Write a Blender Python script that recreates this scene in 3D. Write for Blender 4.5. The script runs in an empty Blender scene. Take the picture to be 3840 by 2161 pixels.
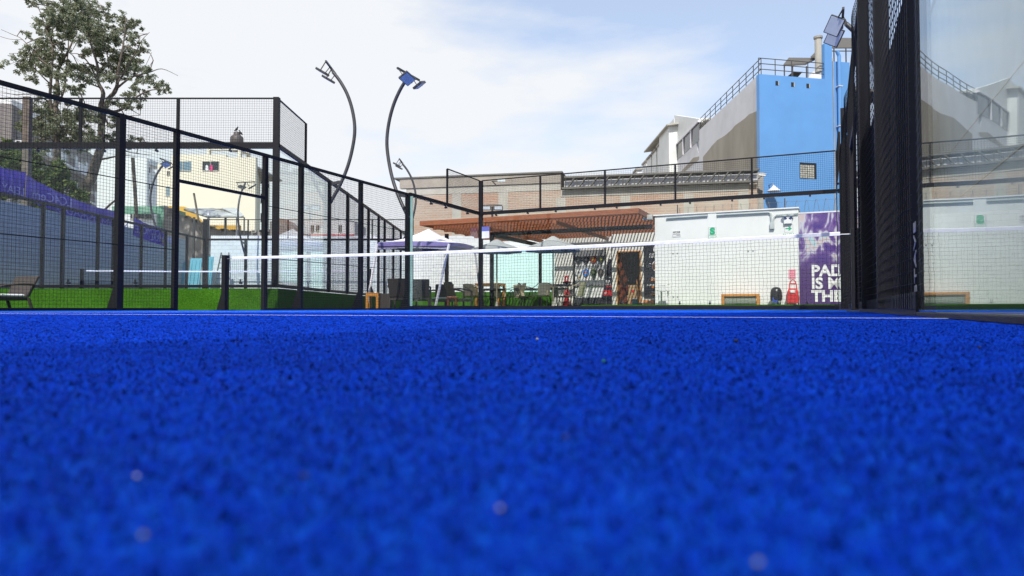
import bpy, bmesh, math, random
import numpy as np
from mathutils import Vector, Matrix
R = random.Random(7)
rad = math.radians
# ------------------------------------------------------------------ camera
F, YAW, PIT = 2600.0, rad(24.25), rad(1.70)     # focal length in px of a 3840 px wide frame
CX, CY, H = 9.70, 0.88, 0.032                    # camera in court coordinates (X 0..10, Y 0..20)
SC = bpy.context.scene
COL = SC.collection
cam = bpy.data.cameras.new("camera")
cam.sensor_width = 36.0
cam.lens = 36.0 * F / 3840.0
cam.clip_start = 0.01
cam.clip_end = 2000.0
cam.dof.use_dof = True
cam.dof.focus_distance = 9.0
cam.dof.aperture_fstop = 12.0
camo = bpy.data.objects.new("camera", cam)
camo.location = (0, 0, H)
camo.rotation_euler = (rad(90) + PIT, 0, 0)
COL.objects.link(camo)
SC.camera = camo
# ------------------------------------------------------------------ light
YC, YS = math.cos(YAW), math.sin(YAW)
sd = (0.30, -0.85, 1.0)                          # towards the sun, court axes
sdir = Vector((sd[0]*YC + sd[1]*YS, -sd[0]*YS + sd[1]*YC, sd[2])).normalized()
sun = bpy.data.lights.new("sun", 'SUN')
sun.energy = 4.2
sun.angle = rad(0.5)
sun.color = (1.0, 0.955, 0.88)
suno = bpy.data.objects.new("sun", sun)
suno.rotation_euler = sdir.to_track_quat('Z', 'Y').to_euler()
suno.location = (0, -20, 30)
COL.objects.link(suno)
w = bpy.data.worlds.new("World")
SC.world = w
w.use_nodes = True
nt = w.node_tree
for n in list(nt.nodes): nt.nodes.remove(n)
N = lambda t, **k: nt.nodes.new(t)
out = N('ShaderNodeOutputWorld')
sky = N('ShaderNodeTexSky')
sky.sky_type = 'NISHITA'
sky.sun_disc = False
sky.sun_elevation = math.asin(sdir.z)
sky.sun_rotation = math.atan2(sdir.x, sdir.y)
sky.dust_density = 0.15; sky.ozone_density = 2.5
bgs = N('ShaderNodeBackground'); bgs.inputs[1].default_value = 0.15
hsv = N('ShaderNodeHueSaturation'); hsv.inputs['Saturation'].default_value = 1.25; hsv.inputs['Value'].default_value = 1.2
nt.links.new(sky.outputs[0], hsv.inputs['Color']); nt.links.new(hsv.outputs[0], bgs.inputs[0])
bgc = N('ShaderNodeBackground')
bgc.inputs[0].default_value = (0.96, 0.975, 1.0, 1); bgc.inputs[1].default_value = 0.83
tc = N('ShaderNodeTexCoord')
mp = N('ShaderNodeMapping')
mp.inputs['Rotation'].default_value = (0, rad(-28), 0)
mp.inputs['Scale'].default_value = (1.0, 1.0, 3.4)
nt.links.new(tc.outputs['Generated'], mp.inputs[0])
nz = N('ShaderNodeTexNoise')
nz.inputs['Scale'].default_value = 2.6; nz.inputs['Detail'].default_value = 7; nz.inputs['Roughness'].default_value = 0.52
nt.links.new(mp.outputs[0], nz.inputs['Vector'])
sx = N('ShaderNodeSeparateXYZ'); nt.links.new(tc.outputs['Generated'], sx.inputs[0])
# the cloud sheet is thinner towards the right and overhead
m1 = N('ShaderNodeMath'); m1.operation = 'MULTIPLY'; m1.inputs[1].default_value = -0.30; nt.links.new(sx.outputs[0], m1.inputs[0])
m2 = N('ShaderNodeMath'); m2.operation = 'MULTIPLY_ADD'; m2.inputs[1].default_value = -0.30; nt.links.new(sx.outputs[2], m2.inputs[0]); nt.links.new(m1.outputs[0], m2.inputs[2])
m3 = N('ShaderNodeMath'); m3.operation = 'ADD'; nt.links.new(nz.outputs['Fac'], m3.inputs[0]); nt.links.new(m2.outputs[0], m3.inputs[1])
cr = N('ShaderNodeValToRGB')
cr.color_ramp.elements[0].position = 0.24; cr.color_ramp.elements[0].color = (0.47, 0.47, 0.47, 1)
cr.color_ramp.elements[1].position = 0.47; cr.color_ramp.elements[1].color = (0.97, 0.97, 0.97, 1)
nt.links.new(m3.outputs[0], cr.inputs[0])
mx = N('ShaderNodeMixShader')
nt.links.new(cr.outputs[0], mx.inputs[0]); nt.links.new(bgs.outputs[0], mx.inputs[1]); nt.links.new(bgc.outputs[0], mx.inputs[2])
nt.links.new(mx.outputs[0], out.inputs[0])
SC.view_settings.view_transform = 'Standard'
SC.view_settings.look = 'None'
SC.view_settings.gamma = 1.0
SC.view_settings.exposure = 0.22
SC.cycles.transparent_max_bounces = 40
SC.cycles.max_bounces = 8
SC.cycles.use_denoising = True
# ------------------------------------------------------------------ geometry helpers
def CT(X, Y, Z=0.0):
    return Vector(((X-CX)*YC + (Y-CY)*YS, -(X-CX)*YS + (Y-CY)*YC, Z))
_cp, _sp = math.cos(PIT), math.sin(PIT)
def ray(px, py):
    a, b = (px-1920)/F, (1080.5-py)/F
    return Vector((a, _cp - b*_sp, _sp + b*_cp))
def at(px, py, y):
    d = ray(px, py); d = d*(y/d.y); d.z += H; return d
def atx(px, py, x):
    d = ray(px, py); d = d*(x/d.x); d.z += H; return d
def OY(px, py, Y):
    d = ray(px, py)
    v = d.x*YS + d.y*YC; u = d.x*YC - d.y*YS
    k = (Y-CY)/v
    return CX + k*u, d.z*k + H
CRZ = -YAW
def thing(name, label, cat, loc=(0, 0, 0), rz=0.0, group=None):
    o = bpy.data.objects.new(name, None)
    o.empty_display_size = 0.2
    COL.objects.link(o)
    o.location = loc; o.rotation_euler = (0, 0, rz)
    o['label'] = label; o['category'] = cat
    if group: o['group'] = group
    return o
def tag(o, label, cat, group=None):
    o['label'] = label; o['category'] = cat
    if group: o['group'] = group
    return o
def clone(root, loc, rz, label, scale=None):
    r = root.copy(); COL.objects.link(r)
    r.location = loc; r.rotation_euler = (0, 0, rz); r['label'] = label
    if scale: r.scale = scale
    for ch in list(root.children):
        c = ch.copy(); COL.objects.link(c); c.parent = r
        for g in ch.children:
            d = g.copy(); COL.objects.link(d); d.parent = c
    return r
class MB:
    def __init__(s): s.v = []; s.f = []
    def add(s, vs, fs):
        n = len(s.v); s.v += [tuple(v) for v in vs]; s.f += [tuple(i+n for i in f) for f in fs]; return s
    def box(s, x0, x1, y0, y1, z0, z1):
        return s.add([(x0,y0,z0),(x1,y0,z0),(x1,y1,z0),(x0,y1,z0),(x0,y0,z1),(x1,y0,z1),(x1,y1,z1),(x0,y1,z1)],
                     [(0,3,2,1),(4,5,6,7),(0,1,5,4),(1,2,6,5),(2,3,7,6),(3,0,4,7)])
    def beam(s, p, q, wd, h, up=(0,0,1)):
        p = Vector(p); q = Vector(q); d = (q-p).normalized(); up = Vector(up)
        if abs(d.dot(up)) > .99: up = Vector((0,1,0))
        a = d.cross(up).normalized()*(wd/2); b = a.cross(d).normalized()*(h/2)
        vs = [p-a-b, p+a-b, p+a+b, p-a+b, q-a-b, q+a-b, q+a+b, q-a+b]
        return s.add(vs, [(3,2,1,0),(4,5,6,7),(0,1,5,4),(1,2,6,5),(2,3,7,6),(3,0,4,7)])
    def wire(s, p, q, r):
        p = Vector(p); q = Vector(q); d = (q-p).normalized()
        up = Vector((0,0,1)) if abs(d.z) < .9 else Vector((1,0,0))
        a = d.cross(up).normalized()*r; b = d.cross(a).normalized()*r
        o = [a, b*.87-a*.5, -b*.87-a*.5]
        return s.add([p+i for i in o]+[q+i for i in o], [(0,1,4,3),(1,2,5,4),(2,0,3,5)])
    def tube(s, pts, r, n=8, caps=True):
        pts = [Vector(p) for p in pts]
        rs = r if isinstance(r, (list, tuple)) else [r]*len(pts)
        rings = []; prev = None
        for i, p in enumerate(pts):
            d = (pts[min(i+1, len(pts)-1)] - pts[max(i-1, 0)]).normalized()
            if prev is None:
                up = Vector((0,0,1)) if abs(d.z) < .9 else Vector((0,1,0))
                a = d.cross(up).normalized()
            else:
                a = (prev - d*prev.dot(d)).normalized()
            prev = a; b = d.cross(a)
            rings.append([p + (a*math.cos(2*math.pi*k/n) + b*math.sin(2*math.pi*k/n))*rs[i] for k in range(n)])
        vs = [v for rg in rings for v in rg]
        fs = [(i*n+k, i*n+(k+1) % n, (i+1)*n+(k+1) % n, (i+1)*n+k) for i in range(len(pts)-1) for k in range(n)]
        if caps: fs += [tuple(range(n))[::-1], tuple((len(pts)-1)*n+k for k in range(n))]
        return s.add(vs, fs)
    def lathe(s, prof, c=(0,0,0), n=20):
        vs = []; m = len(prof)
        for k in range(n):
            t = 2*math.pi*k/n
            vs += [(c[0]+r*math.cos(t), c[1]+r*math.sin(t), c[2]+z) for r, z in prof]
        fs = [(k*m+i, ((k+1) % n)*m+i, ((k+1) % n)*m+i+1, k*m+i+1) for k in range(n) for i in range(m-1)]
        return s.add(vs, fs)
    def prism(s, poly, axis, a, b):
        """poly in the two other axes, extruded from a to b along axis"""
        def mk(u, v, t): return {'x': (t, u, v), 'y': (u, t, v), 'z': (u, v, t)}[axis]
        n = len(poly)
        vs = [mk(u, v, a) for u, v in poly] + [mk(u, v, b) for u, v in poly]
        return s.add(vs, [tuple(range(n))[::-1], tuple(range(n, 2*n))] + [(i, (i+1) % n, n+(i+1) % n, n+i) for i in range(n)])
    def slab(s, pts, d):
        """planar polygon in 3-D, thickened by vector d"""
        n = len(pts); d = Vector(d)
        vs = [Vector(p) for p in pts] + [Vector(p)+d for p in pts]
        return s.add(vs, [tuple(range(n))[::-1], tuple(range(n, 2*n))] + [(i, (i+1) % n, n+(i+1) % n, n+i) for i in range(n)])
    def build(s, name, mat, parent=None, bevel=0, smooth=False, world=False):
        me = bpy.data.meshes.new(name)
        vs = s.v
        if world and parent is not None:
            rt = parent
            while rt.parent: rt = rt.parent
            M = Matrix.Translation(rt.location) @ Matrix.Rotation(rt.rotation_euler.z, 4, 'Z')
            M = M.inverted(); vs = [tuple(M @ Vector(v)) for v in vs]
        me.from_pydata([tuple(v) for v in vs], [], s.f)
        bm = bmesh.new(); bm.from_mesh(me)
        bmesh.ops.recalc_face_normals(bm, faces=bm.faces)
        bm.to_mesh(me); bm.free()
        if smooth:
            for p in me.polygons: p.use_smooth = True
        me.materials.append(mat)
        o = bpy.data.objects.new(name, me)
        COL.objects.link(o)
        if parent: o.parent = parent
        if bevel:
            b = o.modifiers.new('bevel', 'BEVEL'); b.width = bevel; b.segments = 2; b.limit_method = 'ANGLE'
        return o
def text(name, body, size, mat, parent, loc, rot=(rad(90), 0, 0), depth=.002, sx=1.0, align='LEFT', bold=0.0, mirror=False):
    cu = bpy.data.curves.new(name, 'FONT')
    cu.body = body; cu.size = size; cu.extrude = depth; cu.align_x = align; cu.offset = bold; cu.resolution_u = 4
    tmp = bpy.data.objects.new(name, cu); COL.objects.link(tmp)
    bpy.context.view_layer.update()
    me = bpy.data.meshes.new_from_object(tmp.evaluated_get(bpy.context.evaluated_depsgraph_get()))
    bpy.data.objects.remove(tmp); bpy.data.curves.remove(cu)
    me.materials.clear(); me.materials.append(mat)
    for v in me.vertices: v.co.x *= (-sx if mirror else sx)
    o = bpy.data.objects.new(name, me); COL.objects.link(o)
    o.parent = parent; o.location = loc; o.rotation_euler = rot
    return o
# ------------------------------------------------------------------ materials
def base_mat(name):
    m = bpy.data.materials.new(name); m.use_nodes = True
    t = m.node_tree; b = t.nodes['Principled BSDF']
    return m, t, b
def mat(name, col, rough=.6, metal=0., var=.12, scale=4., bump=0., bscale=60., spec=.5, stretch=(1, 1, 1), dirt=None, dscale=.8):
    m, t, b = base_mat(name)
    tcn = t.nodes.new('ShaderNodeTexCoord'); mpn = t.nodes.new('ShaderNodeMapping')
    mpn.inputs['Scale'].default_value = stretch
    t.links.new(tcn.outputs['Object'], mpn.inputs[0])
    n = t.nodes.new('ShaderNodeTexNoise'); n.inputs['Scale'].default_value = scale; n.inputs['Detail'].default_value = 6
    t.links.new(mpn.outputs[0], n.inputs['Vector'])
    r = t.nodes.new('ShaderNodeValToRGB')
    r.color_ramp.elements[0].position = .3; r.color_ramp.elements[1].position = .7
    r.color_ramp.elements[0].color = tuple(c*(1-var) for c in col)+(1,)
    r.color_ramp.elements[1].color = tuple(min(1, c*(1+var)) for c in col)+(1,)
    t.links.new(n.outputs['Fac'], r.inputs[0])
    last = r.outputs[0]
    if dirt:
        n2 = t.nodes.new('ShaderNodeTexNoise'); n2.inputs['Scale'].default_value = dscale; n2.inputs['Detail'].default_value = 9; n2.inputs['Roughness'].default_value = .65
        t.links.new(mpn.outputs[0], n2.inputs['Vector'])
        r2 = t.nodes.new('ShaderNodeValToRGB'); r2.color_ramp.elements[0].position = .5; r2.color_ramp.elements[1].position = .72
        r2.color_ramp.elements[0].color = (0,0,0,1); r2.color_ramp.elements[1].color = (.75,.75,.75,1)
        t.links.new(n2.outputs['Fac'], r2.inputs[0])
        mxn = t.nodes.new('ShaderNodeMixRGB'); t.links.new(r2.outputs[0], mxn.inputs[0]); t.links.new(last, mxn.inputs[1])
        mxn.inputs[2].default_value = tuple(dirt)+(1,); last = mxn.outputs[0]
    t.links.new(last, b.inputs['Base Color'])
    b.inputs['Roughness'].default_value = rough; b.inputs['Metallic'].default_value = metal
    b.inputs['Specular IOR Level'].default_value = spec
    if bump:
        n3 = t.nodes.new('ShaderNodeTexNoise'); n3.inputs['Scale'].default_value = bscale; n3.inputs['Detail'].default_value = 4
        t.links.new(mpn.outputs[0], n3.inputs['Vector'])
        bp = t.nodes.new('ShaderNodeBump'); bp.inputs['Strength'].default_value = bump; bp.inputs['Distance'].default_value = .01
        t.links.new(n3.outputs['Fac'], bp.inputs['Height']); t.links.new(bp.outputs[0], b.inputs['Normal'])
    return m
def glass_mat(name, tint, base_r=.018, wav=0.0, gtint=(.95, 1, 1), power=5):
    m, t, b = base_mat(name); t.nodes.remove(b)
    o = t.nodes['Material Output']
    tr = t.nodes.new('ShaderNodeBsdfTransparent'); tr.inputs[0].default_value = tuple(tint)+(1,)
    gl = t.nodes.new('ShaderNodeBsdfGlossy'); gl.inputs['Roughness'].default_value = 0.0; gl.inputs[0].default_value = tuple(gtint)+(1,)
    g = t.nodes.new('ShaderNodeNewGeometry')
    dt = t.nodes.new('ShaderNodeVectorMath'); dt.operation = 'DOT_PRODUCT'
    t.links.new(g.outputs['Normal'], dt.inputs[0]); t.links.new(g.outputs['Incoming'], dt.inputs[1])
    ab = t.nodes.new('ShaderNodeMath'); ab.operation = 'ABSOLUTE'; t.links.new(dt.outputs['Value'], ab.inputs[0])
    om = t.nodes.new('ShaderNodeMath'); om.operation = 'SUBTRACT'; om.inputs[0].default_value = 1; t.links.new(ab.outputs[0], om.inputs[1])
    pw = t.nodes.new('ShaderNodeMath'); pw.operation = 'POWER'; pw.inputs[1].default_value = power; t.links.new(om.outputs[0], pw.inputs[0])
    ma = t.nodes.new('ShaderNodeMath'); ma.operation = 'MULTIPLY_ADD'; ma.inputs[1].default_value = 1-base_r; ma.inputs[2].default_value = base_r
    t.links.new(pw.outputs[0], ma.inputs[0])
    mxs = t.nodes.new('ShaderNodeMixShader')
    t.links.new(ma.outputs[0], mxs.inputs[0]); t.links.new(tr.outputs[0], mxs.inputs[1]); t.links.new(gl.outputs[0], mxs.inputs[2])
    t.links.new(mxs.outputs[0], o.inputs[0])
    if wav:
        tcn = t.nodes.new('ShaderNodeTexCoord')
        n = t.nodes.new('ShaderNodeTexNoise'); n.inputs['Scale'].default_value = 1.1; n.inputs['Detail'].default_value = 1
        t.links.new(tcn.outputs['Object'], n.inputs['Vector'])
        bp = t.nodes.new('ShaderNodeBump'); bp.inputs['Strength'].default_value = 1; bp.inputs['Distance'].default_value = wav
        t.links.new(n.outputs['Fac'], bp.inputs['Height']); t.links.new(bp.outputs[0], gl.inputs['Normal'])
    return m
def brick_mat(name, c1, c2, mortar, bw=.24, bh=.075, wash=None, wash_lo=.45, wash_hi=.65, axis='x', ms=.012):
    m, t, b = base_mat(name)
    tcn = t.nodes.new('ShaderNodeTexCoord'); sp = t.nodes.new('ShaderNodeSeparateXYZ'); cb = t.nodes.new('ShaderNodeCombineXYZ')
    t.links.new(tcn.outputs['Object'], sp.inputs[0])
    t.links.new(sp.outputs['X' if axis == 'x' else 'Y'], cb.inputs[0]); t.links.new(sp.outputs['Z'], cb.inputs[1])
    br = t.nodes.new('ShaderNodeTexBrick')
    br.inputs['Scale'].default_value = 1.0; br.inputs['Brick Width'].default_value = bw; br.inputs['Row Height'].default_value = bh
    br.inputs['Mortar Size'].default_value = ms; br.inputs['Mortar Smooth'].default_value = .3; br.inputs['Bias'].default_value = 0
    br.inputs['Color1'].default_value = c1+(1,); br.inputs['Color2'].default_value = c2+(1,); br.inputs['Mortar'].default_value = mortar+(1,)
    t.links.new(cb.outputs[0], br.inputs['Vector'])
    last = br.outputs['Color']
    n = t.nodes.new('ShaderNodeTexNoise'); n.inputs['Scale'].default_value = .55; n.inputs['Detail'].default_value = 8; n.inputs['Roughness'].default_value = .62
    mpn = t.nodes.new('ShaderNodeMapping'); mpn.inputs['Scale'].default_value = (.6, 2.2, 1)
    t.links.new(cb.outputs[0], mpn.inputs[0]); t.links.new(mpn.outputs[0], n.inputs['Vector'])
    if wash:
        r = t.nodes.new('ShaderNodeValToRGB'); r.color_ramp.elements[0].position = wash_lo; r.color_ramp.elements[1].position = wash_hi
        r.color_ramp.elements[0].color = (0,0,0,1); r.color_ramp.elements[1].color = (.8,.8,.8,1)
        t.links.new(n.outputs['Fac'], r.inputs[0])
        mxn = t.nodes.new('ShaderNodeMixRGB'); t.links.new(r.outputs[0], mxn.inputs[0]); t.links.new(last, mxn.inputs[1]); mxn.inputs[2].default_value = wash+(1,)
        last = mxn.outputs[0]
    t.links.new(last, b.inputs['Base Color']); b.inputs['Roughness'].default_value = .9; b.inputs['Specular IOR Level'].default_value = .2
    bp = t.nodes.new('ShaderNodeBump'); bp.inputs['Strength'].default_value = .6; bp.inputs['Distance'].default_value = .02
    t.links.new(br.outputs['Fac'], bp.inputs['Height']); bp.invert = True; t.links.new(bp.outputs[0], b.inputs['Normal'])
    return m
def turf_mat(name, c1, c2, c3, s1, s2, bump, bs):
    m, t, b = base_mat(name)
    g = t.nodes.new('ShaderNodeNewGeometry')
    def noise(sc, det, ro=.6):
        n = t.nodes.new('ShaderNodeTexNoise'); n.inputs['Scale'].default_value = sc; n.inputs['Detail'].default_value = det; n.inputs['Roughness'].default_value = ro
        t.links.new(g.outputs['Position'], n.inputs['Vector']); return n
    a = noise(s1, 5, .7); r = t.nodes.new('ShaderNodeValToRGB')
    e = r.color_ramp.elements; e[0].position = .28; e[0].color = c1+(1,); e[1].position = .74; e[1].color = c3+(1,)
    k = e.new(.5); k.color = c2+(1,)
    t.links.new(a.outputs['Fac'], r.inputs[0])
    a2 = noise(s2, 4); mr = t.nodes.new('ShaderNodeMapRange'); mr.inputs[1].default_value = .3; mr.inputs[2].default_value = .7; mr.inputs[3].default_value = .82; mr.inputs[4].default_value = 1.15
    t.links.new(a2.outputs['Fac'], mr.inputs[0])
    hs = t.nodes.new('ShaderNodeHueSaturation'); t.links.new(r.outputs[0], hs.inputs['Color']); t.links.new(mr.outputs[0], hs.inputs['Value'])
    t.links.new(hs.outputs[0], b.inputs['Base Color'])
    b.inputs['Roughness'].default_value = .85; b.inputs['Specular IOR Level'].default_value = .06
    if bump:
        n3 = noise(bs, 3); bp = t.nodes.new('ShaderNodeBump'); bp.inputs['Strength'].default_value = bump; bp.inputs['Distance'].default_value = .006
        t.links.new(n3.outputs['Fac'], bp.inputs['Height']); t.links.new(bp.outputs[0], b.inputs['Normal'])
    else:                                            # soft fibres: shading normals leant towards the pile direction
        vm = t.nodes.new('ShaderNodeVectorMath'); vm.operation = 'SCALE'; vm.inputs['Scale'].default_value = .45; t.links.new(g.outputs['Normal'], vm.inputs[0])
        va = t.nodes.new('ShaderNodeVectorMath'); va.operation = 'ADD'; va.inputs[1].default_value = (0, 0, .8); t.links.new(vm.outputs[0], va.inputs[0])
        vn = t.nodes.new('ShaderNodeVectorMath'); vn.operation = 'NORMALIZE'; t.links.new(va.outputs[0], vn.inputs[0]); t.links.new(vn.outputs[0], b.inputs['Normal'])
    return m
M = {}
M['black'] = mat('black_powder_coat', (.008, .008, .011), .5, 0, .25, 9, .1, 200, spec=.25)
M['wire'] = mat('black_mesh_wire', (.007, .007, .010), .5, 0, .2, spec=.3)
M['grey_steel'] = mat('grey_painted_steel', (.05, .05, .055), .4, 0, .2)
M['zinc'] = mat('galvanised_steel', (.45, .46, .47), .4, .7, .15)
M['glass'] = glass_mat('court_glass', (.975, .985, .98))
M['glass_teal'] = glass_mat('tinted_court_glass', (.935, .975, .978))
M['glass_side'] = glass_mat('side_glass_mirrorlike', (.965, .985, .98), .015, .0022, power=6.8)
M['glass_edge'] = mat('green_glass_edge', (.25, .42, .38), .2)
M['blue_turf'] = turf_mat('blue_court_turf', (.001, .055, .50), (.002, .085, .64), (.004, .13, .76), 420, 9, .5, 260)
M['blue_pile'] = turf_mat('blue_turf_pile', (.0004, .019, .31), (.0008, .034, .47), (.005, .09, .62), 260, 12, .0, 400)
M['white_line'] = mat('white_turf_line', (.75, .76, .78), .8, 0, .2, 90)
M['green_turf'] = turf_mat('green_turf', (.014, .055, .004), (.038, .125, .009), (.09, .20, .025), 40, 2.2, 1.0, 90)
M['net_cord'] = mat('black_net_cord', (.012, .012, .014), .8)
M['net_band'] = mat('white_net_band', (.74, .74, .77), .7, 0, .08, 20, .25, 25)
M['white_paint'] = mat('white_painted_panel', (.71, .725, .715), .55, 0, .03, 1.5, .05, 30, dirt=(.65, .67, .65), dscale=1.2)
M['white_plain'] = mat('white_plain', (.74, .74, .74), .5, 0, .03)
M['cream_wall'] = mat('cream_wall_paint', (.72, .71, .66), .7, 0, .04, 2, .1, 40)
M['green_sign'] = mat('green_sign_ink', (.0, .36, .17), .4, 0, .03)
M['dark_ink'] = mat('dark_ink', (.03, .03, .035), .6)
M['grey_ink'] = mat('grey_ink', (.22, .22, .23), .6)
M['red_paint'] = mat('red_paint', (.55, .015, .02), .4, 0, .1)
M['red_sign'] = mat('red_sign_vinyl', (.5, .02, .04), .5, 0, .05)
M['pink_sign'] = mat('faded_pink_sign', (.68, .19, .27), .5, 0, .06)
M['red_cloth'] = mat('red_trolley_cloth', (.5, .02, .025), .8, 0, .25, 14, .6, 16)
M['black_plastic'] = mat('black_plastic', (.012, .012, .014), .3)
M['grey_plastic'] = mat('pale_grey_plastic', (.42, .47, .47), .5)
M['blue_ink'] = mat('blue_sticker_ink', (.02, .06, .38), .5)
M['orange_wood'] = mat('varnished_orange_wood', (.50, .21, .035), .45, 0, .22, 6, .1, 40, stretch=(1, 1, 8))
M['brown_wood'] = mat('brown_stained_timber', (.26, .085, .034), .5, 0, .22, 5, .15, 40, stretch=(1, 1, 6))
M['brown_slat'] = mat('brown_stained_slat', (.25, .085, .036), .55, 0, .22, 7)
M['door_wood'] = mat('reddish_door_wood', (.23, .055, .014), .3, 0, .35, 5, .1, 30, stretch=(6, 6, 1))
M['grey_weave'] = mat('grey_green_cushion', (.22, .26, .21), .8, 0, .1, 30, .2)
M['wicker'] = mat('dark_wicker', (.045, .037, .034), .75, 0, .45, 70, .8, 90)
M['cushion_white'] = mat('white_cushion', (.80, .80, .84), .85, 0, .04)
M['cushion_grey'] = mat('grey_green_seat_cushion', (.50, .56, .54), .85, 0, .06)
M['sling'] = mat('beige_sling_fabric', (.70, .61, .40), .8, 0, .08, 40, .2, 80)
M['chair_tube'] = mat('bronze_chair_tube', (.05, .045, .035), .4, .3)
M['bamboo_tube'] = mat('pale_gold_chair_arm', (.55, .46, .28), .45)
M['table_top'] = mat('dark_glass_table_top', (.035, .04, .045), .2)
M['umbrella'] = mat('grey_umbrella_canvas', (.34, .36, .36), .85, 0, .05, 3, .1, 12)
M['gazebo_top'] = mat('pale_lilac_canopy_cloth', (.78, .77, .86), .8, 0, .04, 3, .1, 8)
M['gazebo_valance'] = mat('purple_valance_cloth', (.20, .17, .40), .8, 0, .1, 5)
M['white_steel'] = mat('white_steel', (.72, .70, .75), .4, 0, .08)
M['purple_banner'] = mat('purple_banner_vinyl', (.085, .045, .36), .55, 0, .3, 3.5, .3, 3)
M['banner_ink'] = mat('pale_banner_lettering', (.34, .31, .60), .6)
M['white_brick'] = brick_mat('white_painted_brickwork', (.74, .74, .76), (.66, .66, .69), (.58, .58, .61), .4, .2, (.78, .78, .79), .42, .7, ms=.014)
M['blue_block'] = brick_mat('blue_grey_painted_blocks', (.36, .42, .43), (.33, .39, .40), (.25, .30, .31), .6, .2, axis='y', ms=.02)
M['brick'] = brick_mat('weathered_red_brickwork', (.47, .265, .185), (.42, .26, .19), (.42, .37, .31), .34, .13, (.48, .43, .36), .36, .62, ms=.02)
M['concrete'] = mat('raw_concrete', (.34, .32, .29), .9, 0, .15, 1.5, .3, 20, dirt=(.22, .20, .18), dscale=.7)
M['concrete_pale'] = mat('pale_concrete', (.44, .42, .37), .9, 0, .12, 1.5, .3, 20)
M['corrugated'] = mat('beige_corrugated_sheet', (.47, .43, .38), .6, .1, .1, 1.2)
M['truss_panel'] = mat('grey_translucent_sheet', (.55, .56, .58), .5, 0, .1, .7)
M['truss_steel'] = mat('dark_truss_steel', (.15, .145, .13), .6, .1)
M['sky_blue'] = mat('sky_blue_wall_paint', (.12, .31, .64), .75, 0, .05, .8, .1, 25, dirt=(.13, .325, .65), dscale=1.5)
M['pale_wall'] = mat('pale_grey_white_wall', (.70, .70, .73), .85, 0, .05, .7, .1, 12, dirt=(.60, .60, .62), dscale=.6)
M['bare_render'] = mat('bare_cement_render', (.37, .335, .28), .95, 0, .16, .6, .3, 10, dirt=(.27, .24, .20), dscale=.4, stretch=(1, 1, .45))
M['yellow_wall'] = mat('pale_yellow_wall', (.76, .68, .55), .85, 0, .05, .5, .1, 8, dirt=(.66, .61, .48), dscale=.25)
M['yellow_shaded'] = mat('shaded_yellow_wall', (.52, .48, .37), .85, 0, .06, .5)  # same yellow wall, with the shade of its right-hand faces put into the colour
M['ochre_wall'] = mat('ochre_wall', (.62, .34, .05), .85, 0, .08, .8)
M['green_wall'] = mat('faded_green_wall', (.14, .30, .22), .85, 0, .12, .6, dirt=(.35, .42, .35), dscale=.5)
M['tower_wall'] = mat('grey_brown_tower_wall', (.20, .18, .175), .85, 0, .1, .4)
M['tower_white'] = mat('white_tower_slab', (.66, .66, .68), .8, 0, .05)
M['window_dark'] = mat('dark_window_glass', (.03, .035, .04), .15)
M['window_blue'] = mat('blue_grey_window_glass', (.16, .24, .30), .15)
M['glass_block'] = mat('glass_block', (.46, .45, .40), .25, 0, .25, 8)
M['tank'] = mat('dark_water_tank', (.07, .06, .06), .5)
M['feather'] = mat('black_feathers', (.012, .012, .014), .7)
M['rubble'] = mat('grey_brown_rubble', (.27, .24, .23), .95, 0, .35, 1.2, .5, 6)
M['roof_sheet'] = mat('weathered_roof_sheet', (.42, .42, .42), .7, 0, .35, 1.5)
M['awning'] = mat('dark_awning_sheet', (.10, .092, .08), .7, 0, .15, 2)
M['teal_board'] = mat('teal_blue_board', (.10, .33, .42), .7, 0, .15, 1.5)
M['ground'] = mat('dusty_concrete_ground', (.27, .25, .22), .95, 0, .15, .6, .2, 20)
M['bark'] = mat('grey_brown_bark', (.13, .105, .085), .9, 0, .3, 6, .6, 25)
def leaf_mat(name, a, b_, c_):
    m, t, b = base_mat(name)
    g = t.nodes.new('ShaderNodeNewGeometry')
    r = t.nodes.new('ShaderNodeValToRGB'); e = r.color_ramp.elements
    e[0].color = a+(1,); e[1].color = c_+(1,); k = e.new(.55); k.color = b_+(1,)
    t.links.new(g.outputs['Random Per Island'], r.inputs[0]); t.links.new(r.outputs[0], b.inputs['Base Color'])
    b.inputs['Roughness'].default_value = .5; b.inputs['Specular IOR Level'].default_value = .35
    tl = t.nodes.new('ShaderNodeBsdfTranslucent'); t.links.new(r.outputs[0], tl.inputs[0])
    mxs = t.nodes.new('ShaderNodeMixShader'); mxs.inputs[0].default_value = .5
    t.links.new(b.outputs[0], mxs.inputs[1]); t.links.new(tl.outputs[0], mxs.inputs[2]); t.links.new(mxs.outputs[0], t.nodes['Material Output'].inputs[0])
    return m
M['leaf_olive'] = leaf_mat('olive_leaves', (.12, .14, .08), (.21, .235, .14), (.45, .47, .34))
M['leaf_green'] = leaf_mat('bush_leaves', (.03, .055, .015), (.07, .115, .03), (.26, .30, .07))
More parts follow.
